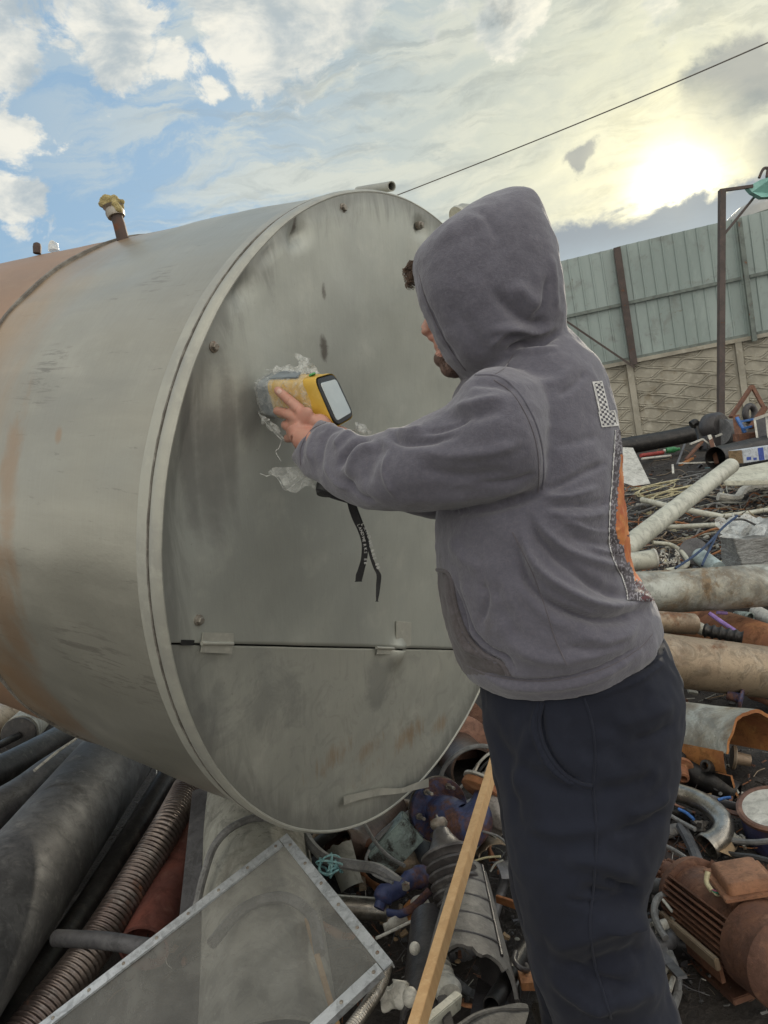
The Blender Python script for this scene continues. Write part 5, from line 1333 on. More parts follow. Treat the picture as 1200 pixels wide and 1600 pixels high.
bt_ = new('wooden_batten', bar(P(777, 1176, 2.25), P(646, 1622, 1.27), .036, .022, up=-fw*.9+RT*.42), M_wood, None, smooth=False, bevel=.0012)
tag(bt_, 'long fresh pine batten leaning across the scrap in front of the insulator', 'wood batten')
# small scrap around
bc = thing('blue_clamp', 'rusty blue clamp lying left of the insulator', 'clamp', P(620, 1430, 2.0))
new('clamp_body', sweep(cat_rom([P(592, 1420, 1.98), P(600, 1400, 2.0), P(622, 1388, 2.02), P(640, 1375, 2.05), P(662, 1368, 2.08)], 6), [.018]*4+[.030, .034, .034, .032]+[.028]*6+[.024]*3+[.030]*4+[.034]*4, 18, rough=.12, nseed=3, flat=.8), M_blue, bc)
new('clamp_handle', sweep(cat_rom([P(606, 1426, 1.97), P(625, 1428, 1.95), P(645, 1418, 1.95), P(672, 1392, 1.97)], 6), [.012]*19, 12, flat=.6), M_blue, bc)
new('clamp_bolt', lathe(P(634, 1383, 2.0), -fw, [(0, .012), (.012, .012)], 6), M_bolt, bc)
lv = thing('white_lever', 'grimy white plastic lever under the blue clamp', 'lever', P(620, 1450, 1.95))
new('arm', sweep(cat_rom([P(600, 1450, 1.93), P(612, 1444, 1.94), P(640, 1428, 1.98), P(658, 1415, 2.0)], 6), [.012]*5+[.017]*5+[.022]*5+[.028]*4, 16, flat=.5), M_wht, lv)
new('pivot', lathe(P(656, 1414, 1.99), -fw, [(0, .028), (.014, .026), (.016, .012)], 24), M_wht, lv)
T1('rusty_bar', bar(P(637, 1412, 2.0), P(662, 1478, 1.86), .027, .012, up=-fw), M_orange, 'short orange rusty flat bar sticking down behind the white lever', 'bar', bevel=.001)
T1('rusty_bar', bar(P(776, 1404, 1.95), P(812, 1416, 1.9), .02, .01, up=-fw), M_orange, 'splinter of orange wood right of the broken shell beside the trousers', 'wood piece', bevel=.001)
wire('thin pale rod under the blue clamp', [(588, 1466, 1.84), (630, 1446, 1.9), (672, 1424, 1.96)], .004, M_wht, name='rod', cat='rod', group=None)
G1 = 'cables under the tank'
wire('thick grey cable curving out from under the tank to the blue clamp', [(470, 1290, 2.35), (488, 1322, 2.2), (515, 1344, 2.12), (555, 1352, 2.08), (590, 1358, 2.05), (625, 1380, 2.02)], .0155, M_cab, G1)
wire('thin grey cable hanging from the tank edge down to the clamp', [(570, 1288, 2.25), (588, 1318, 2.18), (610, 1340, 2.12), (632, 1353, 2.06)], .0055, M_cab, G1)
wire('thin looping grey wire left of the teal box', [(577, 1328, 2.1), (572, 1344, 2.08), (582, 1364, 2.05), (600, 1374, 2.02), (614, 1380, 2.0)], .0045, M_cab, G1)
wire('grey cable going up behind the teal box', [(588, 1312, 2.3), (604, 1296, 2.32), (625, 1280, 2.35), (645, 1266, 2.4)], .009, M_cab, G1)
wire('grey wire arching over the copper coloured pipe', [(686, 1228, 2.4), (694, 1200, 2.4), (716, 1177, 2.4), (745, 1166, 2.4), (775, 1168, 2.38)], .0075, M_cab, G1)
wire('pale wire running down from the batten top to the valve', [(776, 1170, 2.35), (756, 1184, 2.36), (740, 1204, 2.38), (722, 1228, 2.4), (700, 1250, 2.4)], .0045, M_wht, G1)
wire('black wire beside the pale wire at the batten top', [(776, 1182, 2.3), (758, 1194, 2.34), (744, 1212, 2.36), (730, 1232, 2.4)], .004, M_cabd, G1)
wire('thin brown wire curling past the trousers right of the batten', [(752, 1298, 2.15), (780, 1308, 2.12), (800, 1330, 2.08), (808, 1370, 2.04), (804, 1420, 2.0)], .0035, M_cab, G1)
wire('yellowish twig right of the insulator', [(742, 1345, 2.05), (760, 1340, 2.04), (782, 1338, 2.02)], .003, M_yelw, None, 'twig', 'twig')
wire('pale twig right of the insulator pointing down', [(766, 1362, 2.0), (774, 1350, 2.01), (786, 1344, 2.02)], .003, M_pale, None, 'twig', 'twig')
fp = thing('copper_flanged_pipe', 'copper brown flanged pipe half hidden behind the tank and the trousers', 'pipe', P(720, 1250, 3.0))
p0_, p1_ = P(690, 1150, 3.7), P(742, 1206, 2.95); fa_ = (p1_-p0_).normalized()
new('tube', sweep(line(p0_, p1_, 6), .10, 40, wall=.01), M_dbrown, fp)
new('flange', lathe(p0_+fa_*.40, fa_, [(0, .17), (.004, .175), (.022, .175), (.026, .17)], 48), M_copper, fp)
new('flange', lathe(p0_+fa_*.06, fa_, [(0, .24), (.02, .24)], 48), M_copper, fp)
pipe('grey pipe end showing between the tank rim and the trousers', [(660, 1105, 4.2), (720, 1115, 4.0), (790, 1130, 3.8)], .045, M_pgrey, seed=12)
pipe('thin white pipe above the copper flange by the trousers', [(700, 1098, 3.9), (770, 1118, 3.7)], .012, M_wht, wall=.003, seed=13)
pipe('dark brown bent pipe right under the tank bottom', [(610, 1262, 2.7), (582, 1300, 2.5), (556, 1326, 2.4), (530, 1322, 2.35)], .062, M_dbrown, seed=14, wall=.005)
T1('teal_box', box(P(618, 1318, 2.32), (P(650, 1288, 2.35)-P(596, 1346, 2.35))*.50, (P(640, 1340, 2.3)-P(600, 1300, 2.3))*.42, fw*.035), M_teal, 'dirty pale teal metal box with a dark side between the tank and the valve', 'metal box', bevel=.004)
rg = crumple(ell(P(778, 1278, 2.2), RT*.035, UP*.055, fw*.03, 22), .02, 28, 4)
T1('rag', rg, M_rag, 'dirty grey rag hanging behind the batten beside the trousers', 'rag', auto=False)
T1('plastic_elbow', sweep(cat_rom([P(770, 1240, 2.3), P(788, 1250, 2.28), P(800, 1275, 2.26)], 6), .02, 16), M_wht, 'small pale plastic elbow touching the trousers right of the valve', 'pipe fitting')
def coil(c, rad, n, m, seed, r=.003):
    rn = random.Random(seed); parts = []
    for i in range(n):
        a = Vector((rn.gauss(0, 1), rn.gauss(0, 1), rn.gauss(0, .5))).normalized(); b = a.cross(Vector((rn.gauss(0, 1), rn.gauss(0, 1), rn.gauss(0, 1)))).normalized()
        q = rad*rn.uniform(.6, 1.1); pts = [c+a*q*math.cos(t*.7)+b*q*math.sin(t*.7)*rn.uniform(.8, 1.1) for t in range(int(rn.uniform(6, 10)))]
        parts.append(sweep(cat_rom(pts, 4), r, 6))
    return join(*parts)
T1('twine_bundle', coil(P(517, 1352, 2.1), .04, 9, M_tealr, 3), M_tealr, 'tangled pale teal twine beside the top corner of the mesh panel', 'twine')
a, b = ribbed(cat_rom([P(*p) for p in ((604, 1508, 1.52), (594, 1540, 1.46), (574, 1572, 1.4), (545, 1612, 1.34))], 12), .0135, .006, .0028)
T1('thin_ribbed_hose', sweep(a, b, 16), M_steel, 'thin shiny ribbed conduit below the corner of the framed mesh panel', 'hose', auto=False)
T1('crumpled_paper', crumple(ell(P(612, 1556, 1.55), RT*.035, UP*.03, fw*.02, 20), .022, 35, 8), M_wht, 'crumpled whitish paper next to the thin ribbed conduit', 'paper', auto=False)
T1('plastic_ball', ell(P(641, 1558, 1.45), RT*.016, UP*.020, fw*.016, 16), M_wht, 'small round white plastic ball left of the batten near the bottom', 'knob')
T1('pebble', ell(P(648, 1482, 1.65), RT*.013, UP*.015, fw*.012, 14), M_wht, 'pinkish white pebble left of the batten above the white knob', 'stone')
sp0, sp1 = P(684, 1498, 1.62), P(706, 1566, 1.48); sa_ = (sp1-sp0)
T1('spool_insulator', lathe(sp0, sa_, [(0, .001)]+[(q+dz, r) for q in (0, .022, .044, .066) for dz, r in ((.001, .017), (.007, .024), (.014, .024), (.019, .016))]+[(.09, .026), (.105, .03), (.12, .024), (.122, .001)], 28), M_wht, 'pale stacked spool insulator just right of the batten near the bottom', 'insulator')
T1('plastic_channel', bar(P(664, 1606, 1.36), P(716, 1562, 1.45), .032, .018, up=-fw), M_pvc, 'pale plastic channel piece under the spool insulator', 'plastic piece', bevel=.002)
T1('black_pipe', sweep(line(P(832, 1466, 1.82), P(768, 1572, 1.5), 8), .019, 20, wall=.003), M_pblack, 'smooth black plastic pipe lying beside the trousers at the bottom', 'pipe')
T1('pipe_clip', sweep(cat_rom([P(806, 1488, 1.66), P(804, 1502, 1.62), P(812, 1512, 1.6), P(824, 1516, 1.62), P(822, 1508, 1.66)], 6), .006, 10), M_castd, 'curved dark metal clip hooked over the black plastic pipe', 'clip')
def blade(pts, thick, bend, m, label, name='fan_blade', cat='fan blade'):
    q = [P(*p) for p in pts]; c = sum(q, Vector())/len(q); n_ = 14; V, Fc = [], []
    ring_ = cat_rom(q+[q[0]], 5)[:-1]
    for lay_ in (0, 1):
        for j in range(n_+1):
            s_ = j/n_
            for p in ring_: V.append(c.lerp(p, s_)-fw*(bend*(1-s_*s_))+fw*thick*lay_)
    W = len(ring_); L0 = (n_+1)*W
    for l_ in (0, 1):
        for j in range(n_):
            for k in range(W): a0 = l_*L0+j*W; Fc.append((a0+k, a0+(k+1) % W, a0+W+(k+1) % W, a0+W+k))
    for k in range(W): Fc.append((n_*W+k, n_*W+(k+1) % W, L0+n_*W+(k+1) % W, L0+n_*W+k))
    return T1(name, (V, Fc), m, label, cat, auto=60)
blade([(748, 1530, 1.62), (775, 1548, 1.58), (796, 1570, 1.52), (800, 1590, 1.48), (770, 1602, 1.44), (735, 1612, 1.42), (738, 1575, 1.5)], .006, .02, M_castd, 'dark curved cast blade at the bottom left of the trousers')
blade([(720, 1600, 1.40), (775, 1578, 1.46), (815, 1570, 1.5), (826, 1582, 1.48), (800, 1640, 1.36), (740, 1650, 1.32)], .006, .01, M_cast, 'grey cast blade with a raised rim at the bottom edge beside the trousers')
wire('thick curved rim of the cast blades', [(716, 1604, 1.385), (745, 1586, 1.43), (780, 1577, 1.465), (824, 1577, 1.49)], .005, M_cast, None, 'blade_rim', 'metal piece')
T1('metal_bracket', bar(P(692, 1566, 1.47), P(706, 1625, 1.34), .03, .02, up=-fw), M_castd, 'dark square metal bracket between the plastic channel and the cast blade', 'bracket', bevel=.002)
T1('brick_chip', crumple(box(P(826, 1532, 1.6), RT*.02, UP*.009, fw*.02), .004, 60, 2), M_rustp, 'brown chip of brick beside the black plastic pipe', 'chip', smooth=False)

# ------------------------------------------------------------ right: stacked pipes
pipe('pale galvanised pipe, topmost of the pipes right of the worker', [(930, 930, 3.6), (1000, 927, 3.65), (1110, 920, 3.68), (1260, 910, 3.75)], .112, M_galv, seg=14, rough=.004, seed=21)
pt = thing('coupled_pipe', 'short tan pipe with a black ribbed coupling just below the pale galvanised pipe', 'pipe', P(1050, 990, 3.4))
new('tube', sweep(line(P(980, 968, 3.3), P(1083, 975, 3.4), 6), .050, 28, wall=.006), M_tan, pt)
new('plug', sweep(line(P(1080, 975, 3.4), P(1100, 985, 3.38), 3), .028, 20), M_galv, pt)
a, b = ribbed(line(P(1098, 984, 3.38), P(1162, 997, 3.3), 10), .034, .032, .008)
new('ribbed_coupling', sweep(a, b, 22), M_pblack, pt)
pipe('rust brown pipe sloping down behind the ribbed coupling', [(1040, 960, 4.4), (1130, 985, 3.9), (1240, 1022, 3.4)], .105, M_rustp, seed=22)
wire('purple plastic tube under the pale galvanised pipe', [(1108, 958, 3.62), (1128, 972, 3.58), (1152, 988, 3.5)], .011, M_purple, None, 'plastic_tube', 'tube')
wire('second short purple tube beside the first', [(1120, 957, 3.75), (1136, 958, 3.75)], .009, M_purple, None, 'plastic_tube', 'tube')
pipe('small pale teal pipe stub at the right edge below the galvanised pipe', [(1152, 962, 4.2), (1172, 964, 4.1)], .028, M_teal, seed=23, seg=18)
pipe('small white pipe at the right edge next to the teal stub', [(1182, 956, 4.4), (1230, 982, 3.9)], .04, M_wht, seed=24, seg=20)
pipe('long tan stained pipe below the ribbed coupling, middle of the pipe stack', [(960, 1020, 3.05), (1040, 1031, 3.08), (1130, 1042, 3.1), (1260, 1058, 3.15)], .112, M_tan, seg=40, rough=.006, seed=25)
bp_ = thing('split_pipe', 'wide broken pipe with torn orange rusted inside edge at the right', 'pipe', P(1120, 1200, 2.4))
qa, qb = P(1010, 1152, 2.85), P(1182, 1186, 2.45)
T = (qb-qa).normalized(); u = (Vector((0, 0, 1))-T*T.z).normalized(); s = T.cross(u); sg = -1 if s.dot(-fw) < 0 else 1
(vf, mi) = arch(qa, qb, .150, .165, R(-105)*sg, R(62)*sg, .012, Vector((0, 0, 1)), seg=40, ragged=.03, seed=9)
new('pipe_wall', vf, [M_galv, M_orange, M_orange], bp_, mi=mi)
edge = []
T = (qb-qa).normalized(); u = (Vector((0, 0, 1))-T*T.z).normalized(); s = T.cross(u)
def shellpt(t, th, r): return qa+(qb-qa)*t+(u*math.cos(th)+s*math.sin(th)*sg)*r
V, Fc = [], []
for i in range(41):
    t = i/40; dr = .30+.10*noise.noise(Vector((t*4, 2, 2)))+.05*noise.noise(Vector((t*15, 1, 1)))
    for k in range(7):
        th = R(60)+dr*k/6*1.6; r = (.152+.013*t)-.012*k/6; V.append(shellpt(t*.98, th, r))
for i in range(40):
    for k in range(6): p = i*7+k; Fc.append((p, p+1, p+8, p+7))
new('torn_orange_strip', (V, Fc), M_orange, bp_, auto=60)
(vf, mi) = arch(qa-Vector((0, 0, .02)), qb-Vector((0, 0, .02)), .145, .15, R(82)*sg, R(200)*sg, .010, Vector((0, 0, 1)), seg=30, ragged=.02, seed=4)
new('lower_wall', vf, [M_pblack, M_pblack, M_orange], bp_, mi=mi)
pipe('black steel pipe lying under the broken orange pipe', [(1010, 1180, 2.6), (1080, 1206, 2.5), (1150, 1240, 2.4)], .04, M_pblack, seed=27)
el = thing('steel_elbow', 'worn shiny steel pipe elbow with its open end facing the trousers', 'pipe elbow', P(1100, 1330, 2.1))
ep = cat_rom([P(*p) for p in ((1058, 1238, 2.32), (1085, 1247, 2.28), (1112, 1262, 2.22), (1130, 1284, 2.16), (1126, 1306, 2.12), (1106, 1322, 2.1))], 7)
new('bend', sweep(ep, [.029+.006*max(0, (i-24)/11) for i in range(len(ep))], 28, wall=.003), M_steel, el)
new('open_lip', sweep([ep[-2], ep[-1]+(ep[-1]-ep[-2])*.6], .038, 28, wall=.004), M_steel, el)
tn = thing('paint_tin', 'blue and brown round paint tin, white inside, at the right edge', 'tin', P(1205, 1300, 2.1))
tc_ = P(1206, 1262, 2.12); ta = (Vector((0, 0, 1))+RT*-.12-fw*.15).normalized()
new('side', lathe(tc_-ta*.115, ta, [(0, .001), (0, .082), (.012, .088), (.105, .091)], 48), mat('blue enamel with brown dirt', (.05, .06, .17), (.10, .07, .06), (.09, .10, .26), scale=9, rough=.5, bump=.3, rust=.35, rustc=(.14, .08, .05)), tn)
new('rim', lathe(tc_-ta*.01, ta, [(0, .088), (0, .096), (.010, .097), (.014, .090), (.012, .080), (0, .080)], 48), M_copper, tn)
new('inside', lathe(tc_-ta*.055, ta, [(0, .001), (0, .070), (.02, .076), (.056, .080)], 48), M_wht, tn)
# ------------------------------------------------------------ rusty electric motor
mo0, mo1 = P(1078, 1392, 1.90), P(1222, 1500, 1.56); ma = (mo1-mo0).normalized()
mu = (Vector((0, 0, 1))-ma*ma.z).normalized(); msd = ma.cross(mu)
if msd.dot(-fw) < 0: msd = -msd
mc = (mo0+mo1)/2; mr = .089
mot = thing('electric_motor', 'brown rusty electric motor with a square terminal box on top at the lower right', 'motor', mc-Vector((0, 0, .12)))
ml = (mo1-mo0).length
new('housing', sweep(line(mo0+ma*.01, mo1-ma*.05, 10), mr-.012, 48), M_rmotor, mot)
fins = []
for k in range(44):
    th = 2*math.pi*k/44; dr = mu*math.cos(th)+msd*math.sin(th)
    if dr.dot(mu) > .80: continue
    fins.append(bar(mo0+ma*.03+dr*(mr-.002), mo1-ma*.07+dr*(mr-.002), .0045, .026, up=dr))
new('cooling_fins', join(*fins), M_rmotor, mot, smooth=False)
new('end_bell', lathe(mo0-ma*.02, ma, [(0, .001), (0, .045), (.008, .07), (.02, mr), (.045, mr+.004), (.05, mr-.004)], 44), M_rmotor, mot)
new('fan_cowl', lathe(mo1-ma*.07, ma, [(0, mr-.01), (0, mr+.012), (.09, mr+.010), (.115, mr-.012), (.12, .05), (.12, .001)], 48), M_rmotor, mot)
new('shaft', lathe(mo0-ma*.075, ma, [(0, .001), (0, .013), (.06, .013)], 20), M_steel, mot)
fr0 = mc-mu*.015+msd*(mr+.022)
new('foot_rail', bar(fr0-ma*.135, fr0+ma*.10, .028, .012, up=msd), M_tan, mot, bevel=.002, smooth=False)
new('foot_web', bar(fr0-ma*.12-mu*.028-msd*.012, fr0+ma*.085-mu*.028-msd*.012, .05, .010, up=msd), M_rmotor, mot, smooth=False)
new('base_foot', bar(mc-ma*.12-mu*.105+msd*.06, mc+ma*.10-mu*.105+msd*.06, .07, .016, up=mu), M_rmotor, mot, bevel=.002, smooth=False)
bc_ = P(1160, 1374, 1.70)
bx_, by_ = (ma*.9+msd*.25).normalized(), None; by_ = (mu.cross(bx_)).normalized(); bz_ = bx_.cross(by_); bz_ = bz_ if bz_.dot(mu) > 0 else -bz_
tb = new('terminal_box', box(bc_-bz_*.035, bx_*.062, by_*.055, bz_*.028), M_rmotor, mot, bevel=.004)
new('box_flange', box(bc_-bz_*.004, bx_*.078, by_*.068, bz_*.0035), M_rlid, tb, bevel=.002)
V, Fc = [], []
for h_, s_ in ((0, 1), (.014, .97), (.021, .90), (.023, .80)):
    for i, j in ((-1, -1), (1, -1), (1, 1), (-1, 1)):
        for k in range(5):
            a_ = math.atan2(j, i)-math.pi/4+math.pi/2*k/4; V.append(bc_+bx_*(i*.052+.012*math.cos(a_))*s_+by_*(j*.042+.012*math.sin(a_))*s_+bz_*h_)
for r_ in range(3):
    for k in range(20): Fc.append((r_*20+k, r_*20+(k+1) % 20, r_*20+20+(k+1) % 20, r_*20+20+k))
Fc += [tuple(range(19, -1, -1)), tuple(60+k for k in range(20))]
new('lid', (V, Fc), M_rlid, tb, auto=50)
new('lead_sleeve', sweep(cat_rom([P(1106, 1362, 1.73), P(1104, 1378, 1.72), P(1112, 1392, 1.70)], 6), .006, 10), M_yelw, mot)
for m_2, dy in ((M_yelw, 3), (M_magn, -4), (M_greenw, -1)): new('lead_wire', sweep(cat_rom([P(1111, 1390, 1.70), P(1120, 1396+dy, 1.69), P(1134, 1394+dy, 1.70)], 5), .002, 6), m_2, mot)
def knob_cluster():
    rn = random.Random(2); parts = [ell(P(1046, 1366, 1.98), RT*.034, UP*.034, fw*.034, 20)]
    for i in range(70):
        d = Vector((rn.gauss(0, 1), rn.gauss(0, 1), rn.gauss(0, 1))).normalized(); parts.append(ell(P(1046, 1366, 1.98)+d*.034, RT*.0065, UP*.0065, fw*.0065, 8))
    return join(*parts)
cp = thing('rusty_coupling', 'knobbly dark rusty shaft coupling between the trousers and the motor', 'coupling', P(1040, 1390, 2.0))
new('knobbly_drum', knob_cluster(), M_rmotor, cp, auto=60)
new('shaft', sweep(cat_rom([P(1005, 1330, 2.1), P(1020, 1350, 2.05), P(1046, 1366, 1.98), P(1072, 1378, 1.93)], 4), .021, 18), M_rmotor, cp)
T1('brown_plate', prism([P(1006, 1268, 2.35), P(1050, 1292, 2.3), P(1092, 1330, 2.18), P(1086, 1372, 2.08), P(1040, 1360, 2.08), P(1004, 1320, 2.18)], Vector((0, 0, -.006))), mat('dark brown oily plate', (.07, .045, .035), (.045, .032, .028), scale=8, rough=.5, bump=.4, dirt=.2), 'dark brown oily plate lying under the steel elbow', 'metal plate', smooth=False)
T1('rusty_post', bar(P(1008, 1240, 2.25), P(1002, 1360, 2.0), .035, .03, up=-fw), M_rmotor, 'upright rusty brown angle touching the back of the trousers', 'bar', bevel=.002)
GW = 'wires around the motor'
for lb, pts, r, m_2 in (
  ('grey cable curving over the brown plate', [(1004, 1314, 2.1), (1034, 1320, 2.06), (1062, 1334, 2.0), (1082, 1352, 1.96), (1086, 1372, 1.94)], .0062, M_cab),
  ('stiff pale grey wire beneath the open end of the elbow', [(1040, 1270, 2.25), (1062, 1283, 2.2), (1086, 1296, 2.14)], .0065, M_cab),
  ('bright blue wire left of the elbow', [(1060, 1264, 2.26), (1072, 1270, 2.24), (1084, 1280, 2.2)], .005, M_cabb),
  ('small blue wire above the paint tin', [(1122, 1250, 2.25), (1132, 1247, 2.25), (1142, 1246, 2.24)], .0045, M_cabb),
  ('brown wire left of the elbow crossing the blue one', [(1048, 1254, 2.28), (1066, 1262, 2.27), (1086, 1270, 2.24)], .004, M_copper),
  ('dark grey hose running from the elbow to the right edge', [(1126, 1308, 2.12), (1150, 1314, 2.1), (1180, 1316, 2.05), (1220, 1312, 2.0)], .0085, M_cab),
  ('fat dark hose between the elbow and the motor', [(1064, 1290, 2.2), (1080, 1320, 2.12), (1092, 1350, 2.02), (1096, 1372, 1.96)], .016, M_pgrey),
  ('grey cable loop next to the trousers left of the motor', [(1046, 1394, 1.86), (1028, 1404, 1.85), (1022, 1425, 1.82), (1030, 1450, 1.78), (1040, 1466, 1.75)], .009, M_cab),
  ('bent grey cable at the bottom beside the trousers', [(1046, 1488, 1.74), (1056, 1515, 1.7), (1060, 1545, 1.66), (1052, 1575, 1.6)], .0095, M_cab),
  ('short pale wire end at the bottom beside the trousers', [(1044, 1506, 1.72), (1038, 1520, 1.7)], .006, M_wht),
  ('short pale wire end below the other one', [(1052, 1528, 1.68), (1046, 1548, 1.64)], .006, M_wht),
  ('black cable running behind the motor', [(1096, 1290, 2.3), (1130, 1330, 2.1), (1180, 1340, 2.0), (1220, 1350, 1.95)], .009, M_cabd),
  ('white short stick in the gap left of the motor', [(1036, 1406, 1.84), (1050, 1424, 1.8)], .004, M_wht)):
    wire(lb, pts, r, m_2, GW)
T1('white_duct', sweep(line(P(1020, 1452, 1.80), P(1064, 1440, 1.82), 4), .018, 18, wall=.003, flat=.7), M_wht, 'short white plastic duct left of the motor foot', 'duct')
pipe('dark grey hose stub under the white plastic duct', [(1026, 1484, 1.76), (1064, 1456, 1.8), (1090, 1440, 1.85)], .020, M_pgrey, seed=31, name='hose', cat='hose')
T1('terminal_strip', join(*[box(P(1140+i*5, 1310-3*math.sin(i*1.3), 2.14), RT*.004, UP*(.010+.004*math.sin(i*2)), fw*.01) for i in range(5)]), M_wht, 'small white plastic terminal strip right of the elbow opening', 'plastic piece', smooth=False)
T1('crumpled_card', crumple(sheet(((1130, 1318, 2.12), (1160, 1316, 2.12), (1150, 1338, 2.05), (1126, 1334, 2.05)), 8, 6), .03, 25, 4), M_card, 'crumpled brown card scrap above the terminal box', 'card', auto=False)
T1('grey_rag', crumple(ell(P(1092, 1288, 2.24), RT*.028, UP*.02, fw*.03, 18), .02, 30, 6), M_rag, 'small grey brown rag tucked inside the bend of the elbow', 'rag', auto=False)
T1('grey_rag', crumple(ell(P(1052, 1296, 2.24), RT*.03, UP*.015, fw*.03, 18), .02, 30, 9), M_rag, 'pale rag under the stiff grey wire beside the trousers', 'rag', auto=False)
# ------------------------------------------------------------ more pieces filling the heap
def fill():
    rn = random.Random(77)
    cols = [('dark grey', M_pdark), ('black oily', M_pblack), ('rusty brown', M_rmotor), ('orange rusted', M_rustp), ('pale dusty', M_pale), ('chipped blue', M_blue), ('tan stained', M_tan), ('dull grey', M_pgrey), ('scuffed steel', M_steel)]
    kinds = ['short pipe offcut', 'bent flat bar', 'curved sheet offcut', 'loose cable end', 'small flanged stub', 'crushed tube']
    zones = [((540, 640, 1380, 1560), .10, 'on the ground between the mesh panel and the batten'), ((735, 830, 1300, 1480), .10, 'in the dark gap beside the trousers'), ((600, 770, 1180, 1420), .12, 'under the valve and insulator'),
             ((480, 620, 1290, 1400), .12, 'in the gap below the tank bottom'), ((1000, 1200, 1230, 1350), .12, 'around the steel elbow'), ((1000, 1200, 1380, 1620), .06, 'on the ground beside the motor'), ((1040, 1210, 1090, 1240), .12, 'in the shade under the broken pipe'), ((700, 900, 1500, 1640), .05, 'on the ground by the cast blades')]
    used = set(); i = 0
    for (x0, x1, y0, y1), zz, ph in zones:
        for k in range(8):
            while True:
                c, kd = rn.choice(cols), rn.choice(kinds)
                if (c[0], kd, ph) not in used: used.add((c[0], kd, ph)); break
            p = G(rn.uniform(x0, x1), rn.uniform(y0, y1), .12); p.z = gh(p.x, p.y)+zz*rn.uniform(.2, 1)
            th = rn.uniform(0, 6.28); d = Vector((math.cos(th), math.sin(th), rn.gauss(0, .25))).normalized(); s = d.cross(Vector((0, 0, 1))).normalized(); n = s.cross(d); L_ = rn.uniform(.05, .11)
            lab = c[0]+' '+kd+' '+ph; m = c[1]
            if kd == 'short pipe offcut':
                r = rn.uniform(.015, .035); T1('pipe_offcut', sweep(line(p-d*L_, p+d*L_, 5), r, 18, wall=.004, rough=.05, nseed=i), m, lab, 'pipe')
            elif kd == 'bent flat bar':
                V, Fc = join(bar(p-d*L_*1.4, p, .022, .006, up=n), bar(p, p+(d+n*.6).normalized()*L_, .022, .006, up=(n-d*.6))); T1('bent_bar', (V, Fc), m, lab, 'bar', smooth=False)
            elif kd == 'curved sheet offcut':
                (vf, mi) = arch(p-d*L_, p+d*L_, .05, .06, -.9, .9, .003, n+s*rn.gauss(0, .5), n=10, seg=14, ragged=.12, seed=i); T1('sheet_offcut', vf, [m, m, m], lab, 'sheet metal', mi=mi)
            elif kd == 'loose cable end':
                T1('cable_end', sweep(cat_rom([p-d*L_*1.6, p-d*L_*.5+s*.04+Vector((0, 0, .03)), p+d*L_*.5-s*.03+Vector((0, 0, .05)), p+d*L_*1.6], 6), .005, 8), m, lab, 'cable')
            elif kd == 'small flanged stub':
                T1('flanged_stub', lathe(p, d, [(0, .012), (0, .04), (.008, .042), (.012, .04), (.013, .022), (.06, .02), (.062, .012), (.01, .011)], 24), m, lab, 'pipe fitting')
            else:
                T1('crushed_tube', sweep(cat_rom([p-d*L_*1.5, p+s*.02, p+d*L_*1.5], 8), [.02+.006*math.sin(q*.9) for q in range(17)], 16, wall=.003, flat=.45, rough=.15, nseed=i), m, lab, 'tube')
            i += 1
fill()
# ============================================================ middle distance
pipe('long grimy white plastic pipe sticking up diagonally behind the worker', [(960, 870, 4.4), (1030, 815, 5.0), (1090, 768, 5.6), (1142, 728, 6.2)], .066, M_pvc, wall=.008, seg=28, seed=41)
pipe('thin pale tube crossing behind the diagonal white pipe', [(1003, 781, 7.6), (1050, 792, 7.3), (1130, 808, 7.0)], .03, M_pvc, wall=.005, seg=12, seed=42)
pipe('thin pale tube continuing to the right edge above the wrapped bale', [(1128, 807, 7.1), (1165, 802, 7.2), (1230, 792, 7.3)], .025, M_pvc, wall=.005, seg=12, seed=43)
pipe('thin pale tube lying left of the wrapped bale behind the white pipe', [(1040, 824, 6.4), (1080, 822, 6.4), (1122, 820, 6.4)], .022, M_pvc, wall=.005, seg=12, seed=44)
wire('dirty white bent pipe on the heap at the right edge', [(1122, 776, 8.2), (1150, 779, 8.2), (1164, 765, 8.4), (1190, 760, 8.5), (1230, 756, 8.6)], .05, M_wht, None, 'bent_pipe', 'pipe')
bl = thing('wrapped_bale', 'grey plastic wrapped bale at the right edge behind the pale galvanised pipe', 'bale', P(1170, 890, 4.9))
V, Fc = sheet(((1120, 826, 4.9), (1260, 846, 4.5), (1260, 905, 4.5), (1122, 888, 4.9)), 20, 8)
bx0 = [P(1121, 830, 4.95), P(1148, 842, 4.6), P(1250, 832, 4.6), P(1250, 806, 5.4), P(1136, 806, 5.4)]
dz_ = Vector((0, 0, -.36))
def grid_faces(top, dz):
    V, Fc = prism(top, dz); return V, Fc
o = new('bale_block', grid_faces(bx0, dz_), M_wrapm, bl, smooth=True, auto=False)
m = o.modifiers.new('s', 'SUBSURF'); m.subdivision_type = 'SIMPLE'; m.levels = 5; me = evaluated(o); o.modifiers.clear(); o.data = me
a = coords(me); set_coords(me, a+np.array([noise.noise_vector(Vector(v)*5)*.035+noise.noise_vector(Vector(v)*Vector((14, 14, 30)).x)*.010 for v in a]))
wr_ = new('loose_wrap', crumple(sheet(((1124, 812, 5.1), (1180, 806, 5.2), (1190, 838, 4.6), (1130, 836, 4.75)), 20, 12), .09, 12, 3), film('bale wrap film', (.6, .62, .6), .5, .3, 20), bl, auto=False)
